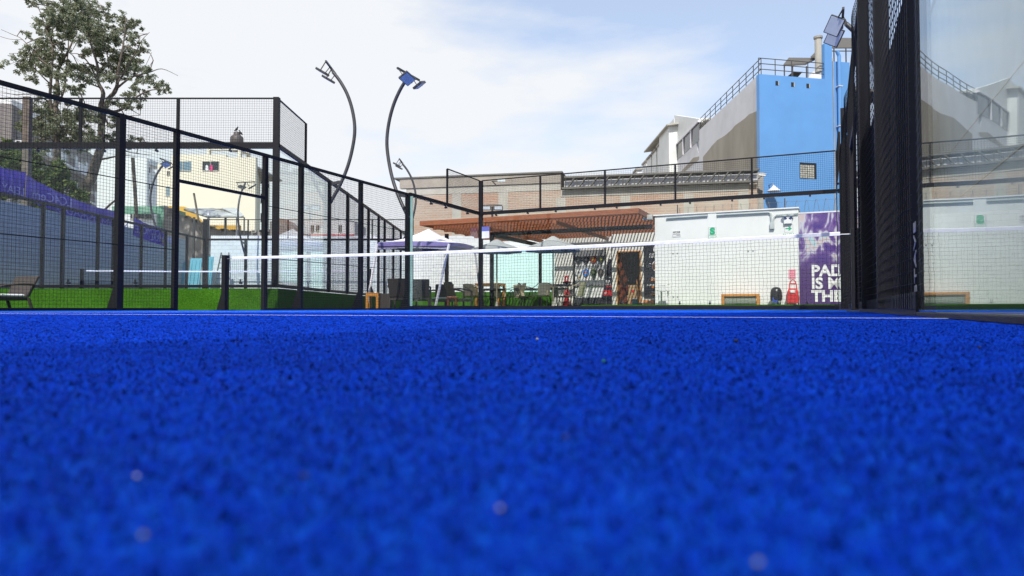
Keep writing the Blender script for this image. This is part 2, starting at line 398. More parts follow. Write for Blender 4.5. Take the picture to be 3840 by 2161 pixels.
def poster_mat():
    m, t, b = base_mat('purple_action_poster_print')
    tcn = t.nodes.new('ShaderNodeTexCoord'); mpn = t.nodes.new('ShaderNodeMapping'); mpn.inputs['Scale'].default_value = (2.0, 1, .85)
    t.links.new(tcn.outputs['Object'], mpn.inputs[0])
    n = t.nodes.new('ShaderNodeTexNoise'); n.inputs['Scale'].default_value = 1.6; n.inputs['Detail'].default_value = 3; n.inputs['Distortion'].default_value = .8
    t.links.new(mpn.outputs[0], n.inputs['Vector'])
    r = t.nodes.new('ShaderNodeValToRGB'); e = r.color_ramp.elements
    e[0].position = .34; e[0].color = (.045, .015, .20, 1); e[1].position = .74; e[1].color = (.62, .50, .52, 1)
    for p, c in ((.46, (.10, .045, .22)), (.52, (.20, .13, .32)), (.57, (.50, .50, .58)), (.63, (.55, .42, .42)), (.68, (.34, .55, .62))):
        k = e.new(p); k.color = c+(1,)
    t.links.new(n.outputs['Fac'], r.inputs[0])
    sp = t.nodes.new('ShaderNodeSeparateXYZ'); t.links.new(tcn.outputs['Object'], sp.inputs[0])
    mr = t.nodes.new('ShaderNodeMapRange'); mr.inputs[1].default_value = 1.05; mr.inputs[2].default_value = 1.6; mr.inputs[3].default_value = 1; mr.inputs[4].default_value = 0
    t.links.new(sp.outputs['Z'], mr.inputs[0])
    mxn = t.nodes.new('ShaderNodeMixRGB'); t.links.new(mr.outputs[0], mxn.inputs[0]); t.links.new(r.outputs[0], mxn.inputs[1]); mxn.inputs[2].default_value = (.06, .022, .13, 1)
    t.links.new(mxn.outputs[0], b.inputs['Base Color']); b.inputs['Roughness'].default_value = .35
    return m
M['poster'] = poster_mat()
# ------------------------------------------------------------------ setting: ground, court, lawns
def struct(o, kind='structure'):
    o['kind'] = kind; return o
b = MB(); b.add([(-900, -900, -.05), (900, -900, -.05), (900, 900, -.05), (-900, 900, -.05)], [(0, 1, 2, 3)])
struct(b.build('ground', M['ground']))
b = MB(); b.add([CT(-.05, -3, 0), CT(10.4, -3, 0), CT(10.4, 20.1, 0), CT(-.05, 20.1, 0)], [(0, 1, 2, 3)])
struct(b.build('court_surface', M['blue_turf']))
b = MB()
b.add([CT(0, 3.02, .006), CT(10, 3.02, .006), CT(10, 3.07, .006), CT(0, 3.07, .006)], [(0, 1, 2, 3)])
b.add([CT(0, 16.93, .006), CT(10, 16.93, .006), CT(10, 16.98, .006), CT(0, 16.98, .006)], [(0, 1, 2, 3)])
b.add([CT(4.975, 3.07, .006), CT(5.025, 3.07, .006), CT(5.025, 16.93, .006), CT(4.975, 16.93, .006)], [(0, 1, 2, 3)])
struct(b.build('court_lines', M['white_line']))
LZ0 = .012
LZ = .14                                        # lawn and terrace beyond the far glass
b = MB(); b.slab([CT(3.2, 20.25, -.04), CT(16, 20.25, -.04), CT(16, 34, -.04), CT(3.2, 34, -.04)], (0, 0, LZ+.04)); b.slab([CT(-3.6, 25.2, -.04), CT(3.2, 25.2, -.04), CT(3.2, 34, -.04), CT(-3.6, 34, -.04)], (0, 0, LZ+.04)); b.slab([CT(-3.6, 20.25, -.04), CT(3.2, 20.25, -.04), CT(3.2, 25.2, -.04), CT(-3.6, 25.2, -.04)], (0, 0, LZ0+.04))
b.slab([CT(-9, 3, -.05), CT(-.12, 3, -.05), CT(-.12, 20.2, -.05), CT(-9, 20.2, -.05)], (0, 0, .015))
struct(b.build('lawn', M['green_turf']))
NX, NY, NZ = -4.97, 14.5, .47                   # near right corner of the raised neighbouring court
b = MB(); b.box(NX-10.6, NX+.12, NY-.12, NY+20.4, -.04, NZ-.02)
struct(b.build('raised_court_platform', M['green_turf']))
b = MB(); b.add([(NX-10.3, NY, NZ-.015), (NX, NY, NZ-.015), (NX, NY+20, NZ-.015), (NX-10.3, NY+20, NZ-.015)], [(0, 1, 2, 3)])
struct(b.build('raised_court_surface', M['blue_turf']))
b = MB()
b.slab([(NX+.13, 30.4, -.04), (2.2, 30.4, -.04), (2.2, 36.85, -.04), (NX+.13, 36.85, -.04)], (0, 0, .46))
b.slab([(NX+.13, 31.5, .42), (2.1, 31.5, .42), (2.1, 36.8, .42), (NX+.13, 36.8, .42)], (0, 0, .37))
struct(b.build('grass_terrace', M['green_turf']))
# near pile of the artificial turf: real fibres
def pile():
    rng = np.random.default_rng(3)
    P = []
    for z0, z1, dens, hh in ((.055, .25, 520000, 1.0), (.25, .6, 330000, .95), (.6, 1.4, 130000, .9), (1.4, 5.5, 24000, .9)):
        n = int(dens*(z1*z1-z0*z0)*.85)
        y = np.sqrt(rng.uniform(z0*z0, z1*z1, n)); x = rng.uniform(-.85, .85, n)*y
        X = x*YC - y*YS + CX; Y = x*YS + y*YC + CY
        ok = (rng.uniform(0, 1, n) < np.clip((5.5-y)/3.6, 0, 1)) & (X > .02) & (X < 10.03) & ~((Y > 3.015) & (Y < 3.075))
        P.append(np.stack([x[ok], y[ok], np.full(ok.sum(), hh), np.full(ok.sum(), max(.00026, .0008*z1**.8))], 1))
    P = np.concatenate(P); n = len(P)
    a = rng.uniform(0, 2*np.pi, n); lean = rng.uniform(.5, 2.6, n)
    clump = .85+.22*np.sin(P[:, 0]*310+np.sin(P[:, 1]*270)*2)*np.sin(P[:, 1]*290)*.5
    h = P[:, 2]*rng.uniform(.0010, .0030, n)*clump; L = P[:, 2]*rng.uniform(.0028, .0062, n)
    dx, dy = np.cos(a), np.sin(a); px, py = -dy, dx
    wd = P[:, 3]*rng.uniform(.7, 1.5, n)
    V = np.zeros((n, 5, 3))
    def put(i, t, zf, s, ww):
        V[:, i, 0] = P[:, 0] + dx*t + px*wd*ww*s; V[:, i, 1] = P[:, 1] + dy*t + py*wd*ww*s; V[:, i, 2] = zf
    put(0, 0, -.0005, -1, 1); put(1, 0, -.0005, 1, 1)
    put(2, L*.4, h, 1, .9); put(3, L*.4, h, -1, .9); put(4, L, h*lean*.45, 0, 0)
    vi = np.arange(n)[:, None]*5
    me = bpy.data.meshes.new('turf_pile')
    me.vertices.add(n*5); me.vertices.foreach_set('co', V.reshape(-1))
    loops = (np.array([0, 1, 2, 3, 3, 2, 4])[None] + vi).reshape(-1).astype(np.int32)
    me.loops.add(len(loops)); me.loops.foreach_set('vertex_index', loops)
    me.polygons.add(n*2)
    st = (np.array([0, 4])[None] + np.arange(n)[:, None]*7).reshape(-1).astype(np.int32)
    me.polygons.foreach_set('loop_start', st)
    me.update(calc_edges=True); me.validate()
    me.materials.append(M['blue_pile'])
    o = bpy.data.objects.new('turf_pile', me); COL.objects.link(o); o['kind'] = 'stuff'
    o['label'] = 'short blue artificial grass fibres covering the court'
pile()
# ------------------------------------------------------------------ court enclosures
def wires(bm, s0, s1, z0, z1, pitch=.05, r=.0023, bulge=None, side=0.0):
    n = max(1, round((s1-s0)/pitch)); m = max(1, round((z1-z0)/pitch))
    g = (lambda s: bulge(s)) if bulge else (lambda s: 0.0)
    for i in range(n+1):
        s = s0+(s1-s0)*i/n; bm.wire((s, side+g(s), z0), (s, side+g(s), z1), r)
    segs = 1 if not bulge else max(2, int((s1-s0)/.25))
    for j in range(m+1):
        z = z0+(z1-z0)*j/m
        for k in range(segs):
            a = s0+(s1-s0)*k/segs; c = s0+(s1-s0)*(k+1)/segs
            bm.wire((a, side+.004+g(a), z), (c, side+.004+g(c), z), r)
def post(root, s, z1, wd=.08, y=.05, z0=0., foot=0):
    b = MB().box(s-wd/2, s+wd/2, y-wd/2, y+wd/2, z0, z1)
    if foot:
        b.prism([(y+wd/2-.002, z0), (y+wd/2+.20, z0), (y+wd/2-.002, z0+.48)], 'x', s-.012, s+.012)
        b.box(s-.1, s+.1, y-.12*0+wd/2, y+wd/2+.24, z0, z0+.012)
    return b.build('post', M['black'], root, .004)
def rail(root, s0, s1, z, h=.06, wd=.05, y=.035, name='rail'):
    return MB().box(s0, s1, y-wd/2, y+wd/2, z-h/2, z+h/2).build(name, M['black'], root, .003)
def mesh_panel(root, *a, **k):
    b = MB(); wires(b, *a, **k); return b.build('mesh_panel', M['wire'], root)
def pane(root, s0, s1, z0, z1, m='glass', th=.012, y=0.):
    g = MB().box(s0+.004, s1-.004, y, y+th, z0, z1).build('glass_pane', M[m], root)
    return g
def bolts(root, ss, z, y=-.004):
    for s in ss:
        b = MB().tube([(s, y-.02, z), (s, y+.055, z)], .026, 10)
        b.box(s-.012, s+.012, y+.02, y+.05, z, z+.07)
        b.build('glass_clamp', M['black_plastic'], root)
up_ang = math.pi/2 - YAW                         # direction of court +Y in the world
# left side wall of the near court: s = Y-4 , local y = outward
rt = thing('court_side_fence', 'black mesh side fence left of the blue court with a doorway beside the net', 'fence', CT(0, 4, 0), up_ang, 'side fences of the blue court')
for Y in (4, 6, 8, 12, 14): post(rt, Y-4, 3.0, .10 if Y in (8,) else .085, .05, foot=1 if Y in (8, 12, 14) else 0)
post(rt, 5.0, 3.0, .08); post(rt, 7.0, 3.0, .085)
post(rt, 12.0, 3.0, .10, .06, foot=1)
rail(rt, 0, 12.0, 2.97); rail(rt, 12.05, 16, 2.98, .10, .06); rail(rt, 5.04, 6.96, 2.15, .05)
rail(rt, 0, 5, .022, .04, .04); rail(rt, 7, 12, .022, .04, .04); rail(rt, 12, 16, .06, .11, .05)
rail(rt, 0, 5, 2.0, .014, .014, .012, 'tension_rod'); rail(rt, 0, 5, 1.0, .014, .014, .012, 'tension_rod')
rail(rt, 7, 12, 2.0, .014, .014, .012, 'tension_rod'); rail(rt, 7, 12, 1.0, .014, .014, .012, 'tension_rod')
mesh_panel(rt, 0, 5, .04, 2.95); mesh_panel(rt, 5, 7, 2.17, 2.95); mesh_panel(rt, 7, 12, .04, 2.95)
for k in range(2): pane(rt, 12.06+k*1.97, 12.06+(k+1)*1.97, .10, 2.93)
MB().box(12.052, 12.062, -.06, .016, .1, 2.93).build('glass_edge', M['glass_edge'], rt)
mesh_panel(rt, 14.0, 15.95, 3.03, 3.98); rail(rt, 13.98, 16, 4.0, .03, .03, .02); post(rt, 14.0, 4.0, .05, .03, 3.0)
bolts(rt, (13.1, 13.9, 15.2), 2.88)
# far back wall: s = X, local y = away from the camera
fr = thing('glass_back_wall', 'clear glass back wall of the blue court with black mesh strip on top', 'fence', CT(0, 20, 0), CRZ)
post(fr, 0, 4.0, .11, .06); post(fr, 10.06, 4.0, .11, .06)
rail(fr, .06, 10, 2.98, .10, .06); rail(fr, .06, 10, .06, .10, .05); rail(fr, .06, 10, 4.0, .03, .03, .02)
for X in (2, 4, 6, 8): post(fr, X, 3.99, .05, .03, 3.03)
mesh_panel(fr, .06, 10, 3.03, 3.98)
for k in range(5): pane(fr, .06+k*1.99, .06+(k+1)*1.99, .14, 2.93)
bolts(fr, (.55, 1.6, 2.5, 3.7, 4.35, 5.6, 6.4, 7.5, 8.3, 9.4), 2.90); bolts(fr, (.7, 1.6, 3.7, 4.5, 6.1, 6.9, 8.6, 9.3), .17)
MB().box(.07, .32, -.008, -.004, 2.20, 2.56).build('notice_paper', mat('lilac_and_white_notice', (.66, .67, .76), .6), fr)
MB().box(.07, .32, -.011, -.009, 2.42, 2.56).build('notice_heading', mat('purple_notice_heading', (.11, .13, .40), .6), fr)
# right side wall of the near court
rr = thing('court_side_fence', 'black wire mesh side fence seen edge-on at the right of the court', 'fence', CT(10.015, 20, 0), up_ang + math.pi, 'side fences of the blue court')
# local x runs from the far end (Y=20) towards the camera, local y = outward
S = lambda Y: 20-Y
def bul(s):
    Y = 20-s
    for a, c in ((4, 6), (6, 8), (8, 9), (11, 12), (12, 14), (14, 16)):
        if a <= Y <= c: return -.035*math.sin(math.pi*(Y-a)/(c-a))
    return 0.
for Y in (16, 14, 12, 11, 9, 8, 6): post(rr, S(Y), 3.0 if Y < 16 else 4.0, .07, .055)
rail(rr, S(16), S(4), 2.97); rail(rr, S(11), S(9), 2.15, .05); rail(rr, S(16), S(11), .05, .1, .04); rail(rr, S(9), S(4.05), .05, .1, .04)
mesh_panel(rr, S(9), S(4.02), .03, 2.95, bulge=bul); mesh_panel(rr, S(16), S(11), .03, 2.95, bulge=bul)
mesh_panel(rr, S(11), S(9), 2.17, 2.95)
for k in range(2): pane(rr, 0.06+k*1.97, .06+(k+1)*1.97, .10, 2.93)
rail(rr, 0, 4, 2.98, .10, .06); rail(rr, 0, 4, .06, .11, .05)
mesh_panel(rr, .05, 2.0, 3.03, 3.98); rail(rr, 0, 2.0, 4.0, .03, .03, .02); post(rr, 2.0, 4.0, .05, .03, 3.0)
bolts(rr, (.6, 1.6), 2.9)
scr = MB().box(S(9), S(5.0), .14, .15,   .02, 1.90).build('windbreak_cloth', mat('black_windbreak_cloth', (.006, .006, .009), .9, 0, .3, 30, spec=.1), rr)
text('lettering', 'STAVE', .13, mat('dull_white_print', (.45, .45, .47), .7), scr, (S(5.15), .136, .10), rot=(rad(90), rad(-90), 0), sx=1.1)
gr = thing('glass_side_wall', 'tall reflecting glass side wall nearest the camera at the right edge', 'glass wall', CT(10.035, 4, 0), up_ang + math.pi)
for k in range(3): pane(gr, k*2.0, (k+1)*2.0, .021, 3.0, 'glass_side', .012, 0)
rail(gr, 0, 6, .010, .018, .03, .006); post(gr, -.03, 3.0, .05, .035)
# neighbouring raised court
n1 = thing('raised_court_front_wall', 'glass and mesh front wall of the raised neighbouring court above the green bank', 'fence', (NX, NY, NZ), math.pi)
post(n1, 0, 4.02, .12, -.03)
rail(n1, .06, 10.3, 3.0, .13, .07, -.03); rail(n1, 0, 10.3, .03, .06, .06, -.03); rail(n1, 0, 10.3, 4.0, .03, .03, -.02)
for s in (2.08, 4.14, 6.2, 8.25): post(n1, s, 3.99, .055, -.03, 3.06)
mesh_panel(n1, .06, 10.3, 3.07, 3.98)
for k in range(5): pane(n1, .06+k*2.04, .06+(k+1)*2.04, .06, 2.94, 'glass_teal')
bolts(n1, (.95, 2.5, 3.6, 5.0, 6.1, 7.4), 2.88, .0); bolts(n1, (.7, 2.9, 4.3, 6.3), .1, .0)
n2 = thing('raised_court_side_fence', 'mesh and glass side fence of the raised court running away behind the near fence', 'fence', (NX, NY, NZ), math.pi/2, 'side fences of the raised court')
# local x = away from camera, local y = -x world (into the raised court)
rail(n2, 0, 20, 3.0, .09, .06, -.03); rail(n2, 0, 20, .04, .07, .05, -.03); rail(n2, 0, 2, 4.0, .03, .03, -.02); rail(n2, 18, 20, 4.0, .03, .03, -.02)
for s in (4.1, 6.2, 8.2, 9.2, 11, 12.2, 14.2, 16.1): post(n2, s, 3.0, .085, -.05)
post(n2, 2.0, 4.0, .05, -.03, 3.0); post(n2, 18.0, 4.0, .05, -.03, 3.0)
for k in range(2): pane(n2, .08+k*2.0, .08+(k+1)*2.0, .08, 2.95, 'glass_teal'); pane(n2, 16.12+k*1.95, 16.12+(k+1)*1.95, .08, 2.95, 'glass_teal')
mesh_panel(n2, .06, 2.0, 3.05, 3.98, pitch=.05); mesh_panel(n2, 4.1, 9.2, .08, 2.95); mesh_panel(n2, 11, 16.1, .08, 2.95, pitch=.06); mesh_panel(n2, 9.2, 11, 2.2, 2.95, pitch=.06)
n3 = thing('raised_court_side_fence', 'far left side fence of the raised court below the purple banner', 'fence', (NX-10.3, NY, NZ), math.pi/2, 'side fences of the raised court')
rail(n3, 0, 20, 3.0, .09, .06, 0); rail(n3, 0, 20, .04, .07, .05, 0)
for s in (0, 2, 4, 6, 8, 9, 11, 12, 14, 16, 18): post(n3, s, 3.0, .10, 0)
mesh_panel(n3, 4, 16, .08, 2.95, pitch=.10, r=.0025)
n4 = thing('raised_court_rear_wall', 'rear glass wall of the raised court with mesh top before white brick wall', 'fence', (NX, NY+20, NZ), math.pi)
post(n4, 0, 4.0, .11, 0); post(n4, 10.3, 4.02, .22, 0)
rail(n4, .06, 10.2, 3.0, .09, .06, 0); rail(n4, .06, 10.2, .04, .07, .05, 0); rail(n4, .06, 10.2, 4.0, .04, .04, 0)
for s in (2, 4.1, 6.2, 8.2): post(n4, s, 3.99, .06, 0, 3.05)
mesh_panel(n4, .06, 10.2, 3.05, 3.98, pitch=.11, r=.003)
for k in range(5): pane(n4, .06+k*2.04, .06+(k+1)*2.04, .08, 2.95, 'glass_teal')
# ------------------------------------------------------------------ nets
def net(name, label, loc, rz, L, hz, hc, base=0., pitch=.045, r=.0016, tall=.98):
    t = thing(name, label, 'net', loc, rz, 'tennis style court nets')
    top = lambda s: hz - (hz-hc)*math.sin(math.pi*s/L)
    b = MB(); n = int(L/pitch); m = int(hc/pitch)
    rr_ = random.Random(5)
    jit = [[(rr_.uniform(-.006, .006), rr_.uniform(-.005, .005)) for j in range(m+1)] for i in range(n+1)]
    P = [[Vector((L*i/n + jit[i][j][0], jit[i][j][1]*.8, .012 + (top(L*i/n)-.05)*j/m + jit[i][j][1])) for j in range(m+1)] for i in range(n+1)]
    for i in range(n+1):
        for j in range(m+1):
            if i < n: b.wire(P[i][j], P[i+1][j], r)
            if j < m: b.wire(P[i][j], P[i][j+1], r)
    b.build('net_mesh', M['net_cord'], t)
    b = MB(); q = 60
    vs = []
    for k in range(q+1):
        s = .12+(L-.24)*k/q; z = top(s)
        vs += [(s, -.012, z-.041), (s, -.014, z-.004), (s, 0, z+.004), (s, .014, z-.004), (s, .012, z-.041)]
    b.add(vs, [(k*5+i, (k+1)*5+i, (k+1)*5+i+1, k*5+i+1) for k in range(q) for i in range(4)] + [(0,1,2,3,4), tuple(q*5+i for i in range(5))])
    b.build('net_band', M['net_band'], t)
    MB().tube([(0, 0, hz-.03), (.14, 0, hz-.03)], .006, 6).build('net_cable', M['zinc'], t)
    MB().tube([(L-.14, 0, hz-.03), (L, 0, hz-.03)], .006, 6).build('net_cable', M['zinc'], t)
    for s, sg in ((-.04, -1), (L+.04, 1)):
        b = MB().box(s-.045, s+.045, -.05, .05, -base, tall)
        b.box(s-.10, s+.10, -.16, .16, -base, -base+.012)
        b.prism([(s+sg*.046, -base), (s+sg*.20, -base), (s+sg*.046, .42)], 'y', -.01, .01)
        b.build('net_post', M['black'], t, .008)
    for s in (.03, L-.03):
        b = MB()
        for k in range(24):
            z = .05+k*(hz-.12)/23
            b.tube([(s-.03, -.004, z), (s+.02, .004, z+.03)], .004, 5)
        b.build('net_lacing', M['net_cord'], t)
    return t
net('court_net', 'black net with white top band across the blue court', CT(.05, 10, 0), CRZ, 9.95, .945, .90)
net('court_net', 'distant net with white band on the raised court behind the glass', (NX-10.2, NY+10, NZ), 0, 10.1, .92, .89, pitch=.06, r=.002, tall=.97)
# ------------------------------------------------------------------ curved floodlight masts
LP = [(.03, 2.45), (.28, 2.92), (.48, 3.42), (.61, 3.95), (.66, 4.42), (.60, 4.9), (.46, 5.35), (.26, 5.72), (.06, 5.98)]
def spline(pts, n=5):
    out_ = []
    for i in range(len(pts)-1):
        p0 = pts[max(i-1, 0)]; p1 = pts[i]; p2 = pts[i+1]; p3 = pts[min(i+2, len(pts)-1)]
        for k in range(n):
            t = k/n
            out_.append(tuple(.5*((2*p1[a]) + (-p0[a]+p2[a])*t + (2*p0[a]-5*p1[a]+4*p2[a]-p3[a])*t*t + (-p0[a]+3*p1[a]-3*p2[a]+p3[a])*t**3) for a in range(len(p1))))
    return out_ + [pts[-1]]
lens_m = mat('floodlight_lens', (.58, .64, .66), .6, 0, .1, spec=.2)
def mast(label, loc, rz, aims=(-.38, .38)):
    """local x = outward from the court, local y = along the court"""
    t = thing('floodlight_mast', label, 'floodlight', loc, rz, 'curved floodlight masts around the courts')
    MB().tube([(x, 0, z) for x, z in spline([(-.02, 2.36)]+LP)], .046, 10).build('curved_pole', M['grey_steel'], t, smooth=True)
    MB().beam((-.02, 0, 2.92), (.27, 0, 2.98), .06, .08).build('bracket', M['grey_steel'], t)
    b = MB(); xt, zt = .06, 6.0
    b.beam((xt-.06, -.52, zt+.10), (xt-.06, .52, zt+.10), .045, .045)
    b.beam((xt+.02, 0, zt-.06), (xt-.06, 0, zt+.10), .06, .06)
    b.build('crossbar', M['grey_steel'], t)
    for sg in (-1, 1):
        c = Vector((xt-.22, sg*.30, zt-.14))
        nrm = Vector((-.46, aims[0 if sg < 0 else 1], -.80)).normalized()
        ax = nrm.cross(Vector((0, 1, 0))).normalized(); ay = nrm.cross(ax)
        def quad(a, bb, c=c, ax=ax, ay=ay): return [c+ax*i*a+ay*j*bb for i, j in ((-1, -1), (1, -1), (1, 1), (-1, 1))]
        o = MB().slab(quad(.145, .175), -nrm*.06).build('flood_lamp', M['grey_steel'], t, .006)
        MB().slab([p+nrm*.004 for p in quad(.128, .158)], -nrm*.003).build('lens', lens_m, o)
        e = ay*(.175 if ay.y*sg > 0 else -.175)
        MB().beam((xt-.06, sg*.50, zt+.10), c+e, .02, .02).build('lamp_bracket', M['grey_steel'], t)
        MB().beam((xt-.06, sg*.08, zt+.10), c-e, .02, .02).build('lamp_bracket', M['grey_steel'], t)
    return t
m0 = mast('curved floodlight mast bending right over the glass end of the near fence', CT(-.05, 16, 0), CRZ + math.pi)
mast('floodlight mast at the right whose lamp heads show beside the dark mesh', CT(10.1, 16, -.30), CRZ, (-1.5, -1.5))
m1_ = mast('tallest curved floodlight mast bending left above the raised court corner', (NX+.05, NY+4.15, NZ), 0, (.12, .12))
clone(m1_, (NX+.05, NY+16.1, NZ), 0, 'small distant floodlight mast in front of the brick warehouse end')
clone(m0, (NX-10.35, NY+16, NZ), math.pi, 'floodlight mast curving before the yellow building beyond the purple banner')
lf = clone(m0, (-13.75, 35.6, .45), rad(-100), 'distant floodlight mast with level heads in front of the yellow wall')
MB().box(-.16, -.04, -.06, .06, -.48, 3.1).build('post', M['black'], lf)
# small twin floodlight behind the pergola
p = at(1846, 775, 31)
t = thing('twin_floodlight', 'small twin floodlight on a straight post in front of the brick wall', 'floodlight', (p.x, p.y, 0))
MB().tube([(0, 0, LZ), (0, 0, p.z)], .05, 8).build('pole', M['grey_steel'], t)
MB().box(-.45, .45, -.03, .03, p.z+.04, p.z+.08).build('crossbar', M['grey_steel'], t)
for sg in (-1, 1):
    o = MB().box(sg*.27-.21, sg*.27+.21, -.10, -.03, p.z-.18, p.z+.02).build('flood_lamp', M['grey_steel'], t, .01)
    MB().box(sg*.27-.17, sg*.27+.17, -.106, -.101, p.z-.15, p.z-.01).build('lens', mat('pale_lens', (.45, .50, .55), .15), o)
p = at(1880, 677, 35)
t = thing('wall_floodlight', 'flat blue floodlight panel on bracket high on the brick warehouse', 'floodlight', (p.x, p.y, p.z))
MB().box(-.2, .2, -.05, 0, -.08, .08).build('flood_lamp', lens_m, t, .01)
MB().box(-.5, -.18, -.02, .03, -.06, -.03).build('bracket', M['grey_steel'], t)
MB().beam((-.45, .03, -.05), (-.3, 1.0, -.05), .04, .04).build('arm', M['grey_steel'], t)
# ------------------------------------------------------------------ white hut with the signs (front plane court Y = 24)
HY = 24.0
hx0 = OY(2455, 810, HY)[0]; hx1 = OY(2994, 785, HY)[0]; hz1 = 3.13
def CTT(name, label, cat, X, Y, Z, group=None, dr=0.): return thing(name, label, cat, CT(X, Y, Z), CRZ+dr, group)
hut = CTT('white_hut', 'white panelled prefabricated hut behind the far glass wall', 'hut', hx0, HY, 0)
HL = hx1-hx0
MB().box(0, HL, 0, 3.0, .02, hz1).build('wall', M['white_paint'], hut, .01)
b = MB()
for x in (.55, 1.32, 2.6, 3.3): b.box(x, x+.006, -.004, 0, .1, hz1-.12)
b.build('panel_seam', mat('pale_seam', (.66, .67, .65), .6), hut)
MB().box(-.03, HL+.02, -.05, 3.05, hz1+.003, hz1+.04).build('roof', M['white_plain'], hut)
sx0 = OY(2656, 900, HY)[0]-hx0; sx1 = OY(2688, 900, HY)[0]-hx0
MB().box(sx0, sx1, -.03, -.003, .1, hz1+.002).build('pilaster', M['white_paint'], hut)
b = MB(); r_ = .028
zc = hz1-.075
b.tube([(.4, -.05, zc-.02), (sx0-.01, -.05, zc)], r_, 8); b.tube([(sx1+.01, -.05, zc), (HL-.86, -.05, zc), (HL-.80, -.05, zc-.05), (HL-.78, -.05, zc-.33)], r_, 8)
b.tube([(HL-.73, -.05, zc-.33), (HL-.70, -.05, zc-.16), (HL-.62, -.05, zc-.10), (HL, -.05, zc-.08)], r_*.8, 8)
b.box(HL-.83, HL-.70, -.09, -.004, zc-.53, zc-.33)
b.build('electrical_conduit', M['grey_plastic'], hut)
for px, py in ((2524, 952), (2540, 951), (2806, 943), (2824, 942), (2526, 1114), (2541, 1114)):
    X, Z = OY(px, py, HY); MB().tube([(X-hx0, -.012, Z), (X-hx0, -.002, Z)], .025, 10).build('bolt_cap', M['grey_ink'], hut)
def signbox(px0, py0, px1, py1, Y=HY):
    X0, Z1 = OY(px0, py0, Y); X1, Z0 = OY(px1, py1, Y)
    return X0, X1, Z0, Z1
# S sign
X0, X1, Z0, Z1 = signbox(2656.5, 853, 2687.5, 881)
sg = CTT('exit_sign', 'white sign with a big green S on the hut wall', 'sign', X0, HY-.034, Z0)
MB().box(0, X1-X0, -.008, 0, 0, Z1-Z0).build('sign_board', M['white_plain'], sg)
text('lettering', 'S', (Z1-Z0)*1.12, M['green_sign'], sg, ((X1-X0)/2, -.010, .022), sx=1.12, align='CENTER', bold=.022)
def frame(bm, x0, x1, z0, z1, w_=.006, y=-.011):
    bm.box(x0, x1, y, y+.002, z1-w_, z1); bm.box(x0, x1, y, y+.002, z0, z0+w_); bm.box(x0, x0+w_, y, y+.002, z0+w_, z1-w_); bm.box(x1-w_, x1, y, y+.002, z0+w_, z1-w_)
b = MB(); frame(b, .006, X1-X0-.006, .006, Z1-Z0-.006); b.build('sign_border', M['grey_ink'], sg)
X0, X1, Z0, Z1 = signbox(2656.5, 882, 2687.5, 895.5)
sg = CTT('striped_label_sign', 'small sign with green dashed border under the green S', 'sign', X0, HY-.034, Z0)
MB().box(0, X1-X0, -.008, 0, 0, Z1-Z0).build('sign_board', M['white_plain'], sg)
b = MB(); n = 7; L_ = X1-X0; hh = Z1-Z0
for i in range(n):
    for z in (.008, hh-.028): b.box(L_*(i+.1)/n, L_*(i+.65)/n, -.011, -.009, z, z+.02)
for x in (.004, L_-.022): b.box(x, x+.018, -.011, -.009, hh*.35, hh*.65)
b.build('sign_border', M['green_sign'], sg)
b = MB()
for k in range(3): b.box(L_*.2, L_*.8, -.011, -.009, hh*(.32+.14*k), hh*(.36+.14*k))
b.build('small_print', mat('pale_green_print', (.35, .62, .48), .5), sg)
# arrow sign and its SALIDA plate
X0, X1, Z0, Z1 = signbox(2941, 843.5, 2975, 872)
sg = CTT('arrow_sign', 'white sign with a green arrow pointing right on the hut', 'sign', X0, HY-.002, Z0)
L_, hh = X1-X0, Z1-Z0
MB().box(0, L_, -.008, 0, 0, hh).build('sign_board', M['white_plain'], sg)
b = MB(); b.prism([(L_*.13, hh*.43), (L_*.52, hh*.43), (L_*.44, hh*.25), (L_*.58, hh*.25), (L_*.85, hh*.5), (L_*.58, hh*.75), (L_*.44, hh*.75), (L_*.52, hh*.57), (L_*.13, hh*.57)], 'y', -.011, -.009)
b.build('arrow', M['green_sign'], sg)
b = MB(); frame(b, .006, L_-.006, .006, hh-.006); b.build('sign_border', M['grey_ink'], sg)
X0, X1, Z0, Z1 = signbox(2941, 873.5, 2975, 888)
sg = CTT('exit_word_sign', 'narrow white SALIDA sign under the arrow sign', 'sign', X0, HY-.002, Z0)
L_, hh = X1-X0, Z1-Z0
MB().box(0, L_, -.008, 0, 0, hh).build('sign_board', M['white_plain'], sg)
text('lettering', 'SALIDA', hh*.62, M['green_sign'], sg, (L_/2, -.010, hh*.32), sx=1.25, align='CENTER', bold=.003)
# AFORO sign
X0, X1, Z0, Z1 = signbox(2522, 866, 2552, 889)
sg = CTT('capacity_sign', 'small white AFORO notice left of the green S sign', 'sign', X0, HY-.002, Z0)
L_, hh = X1-X0, Z1-Z0
MB().box(0, L_, -.008, 0, 0, hh).build('sign_board', M['white_plain'], sg)
text('lettering', 'AFORO', hh*.40, M['dark_ink'], sg, (.012, -.010, hh*.62), sx=.82, bold=.002)
b = MB(); b.tube([(L_*.84, -.0105, hh*.78), (L_*.84, -.0085, hh*.78)], hh*.12, 12); b.box(L_*.5, L_*.96, -.0105, -.0085, hh*.22, hh*.32)
b.box(.01, L_*.95, -.0105, -.0085, hh*.47, hh*.51); b.build('small_print', M['grey_ink'], sg)
b = MB(); frame(b, .006, L_-.006, .006, hh*.42, .008); b.build('print_box', M['grey_ink'], sg)
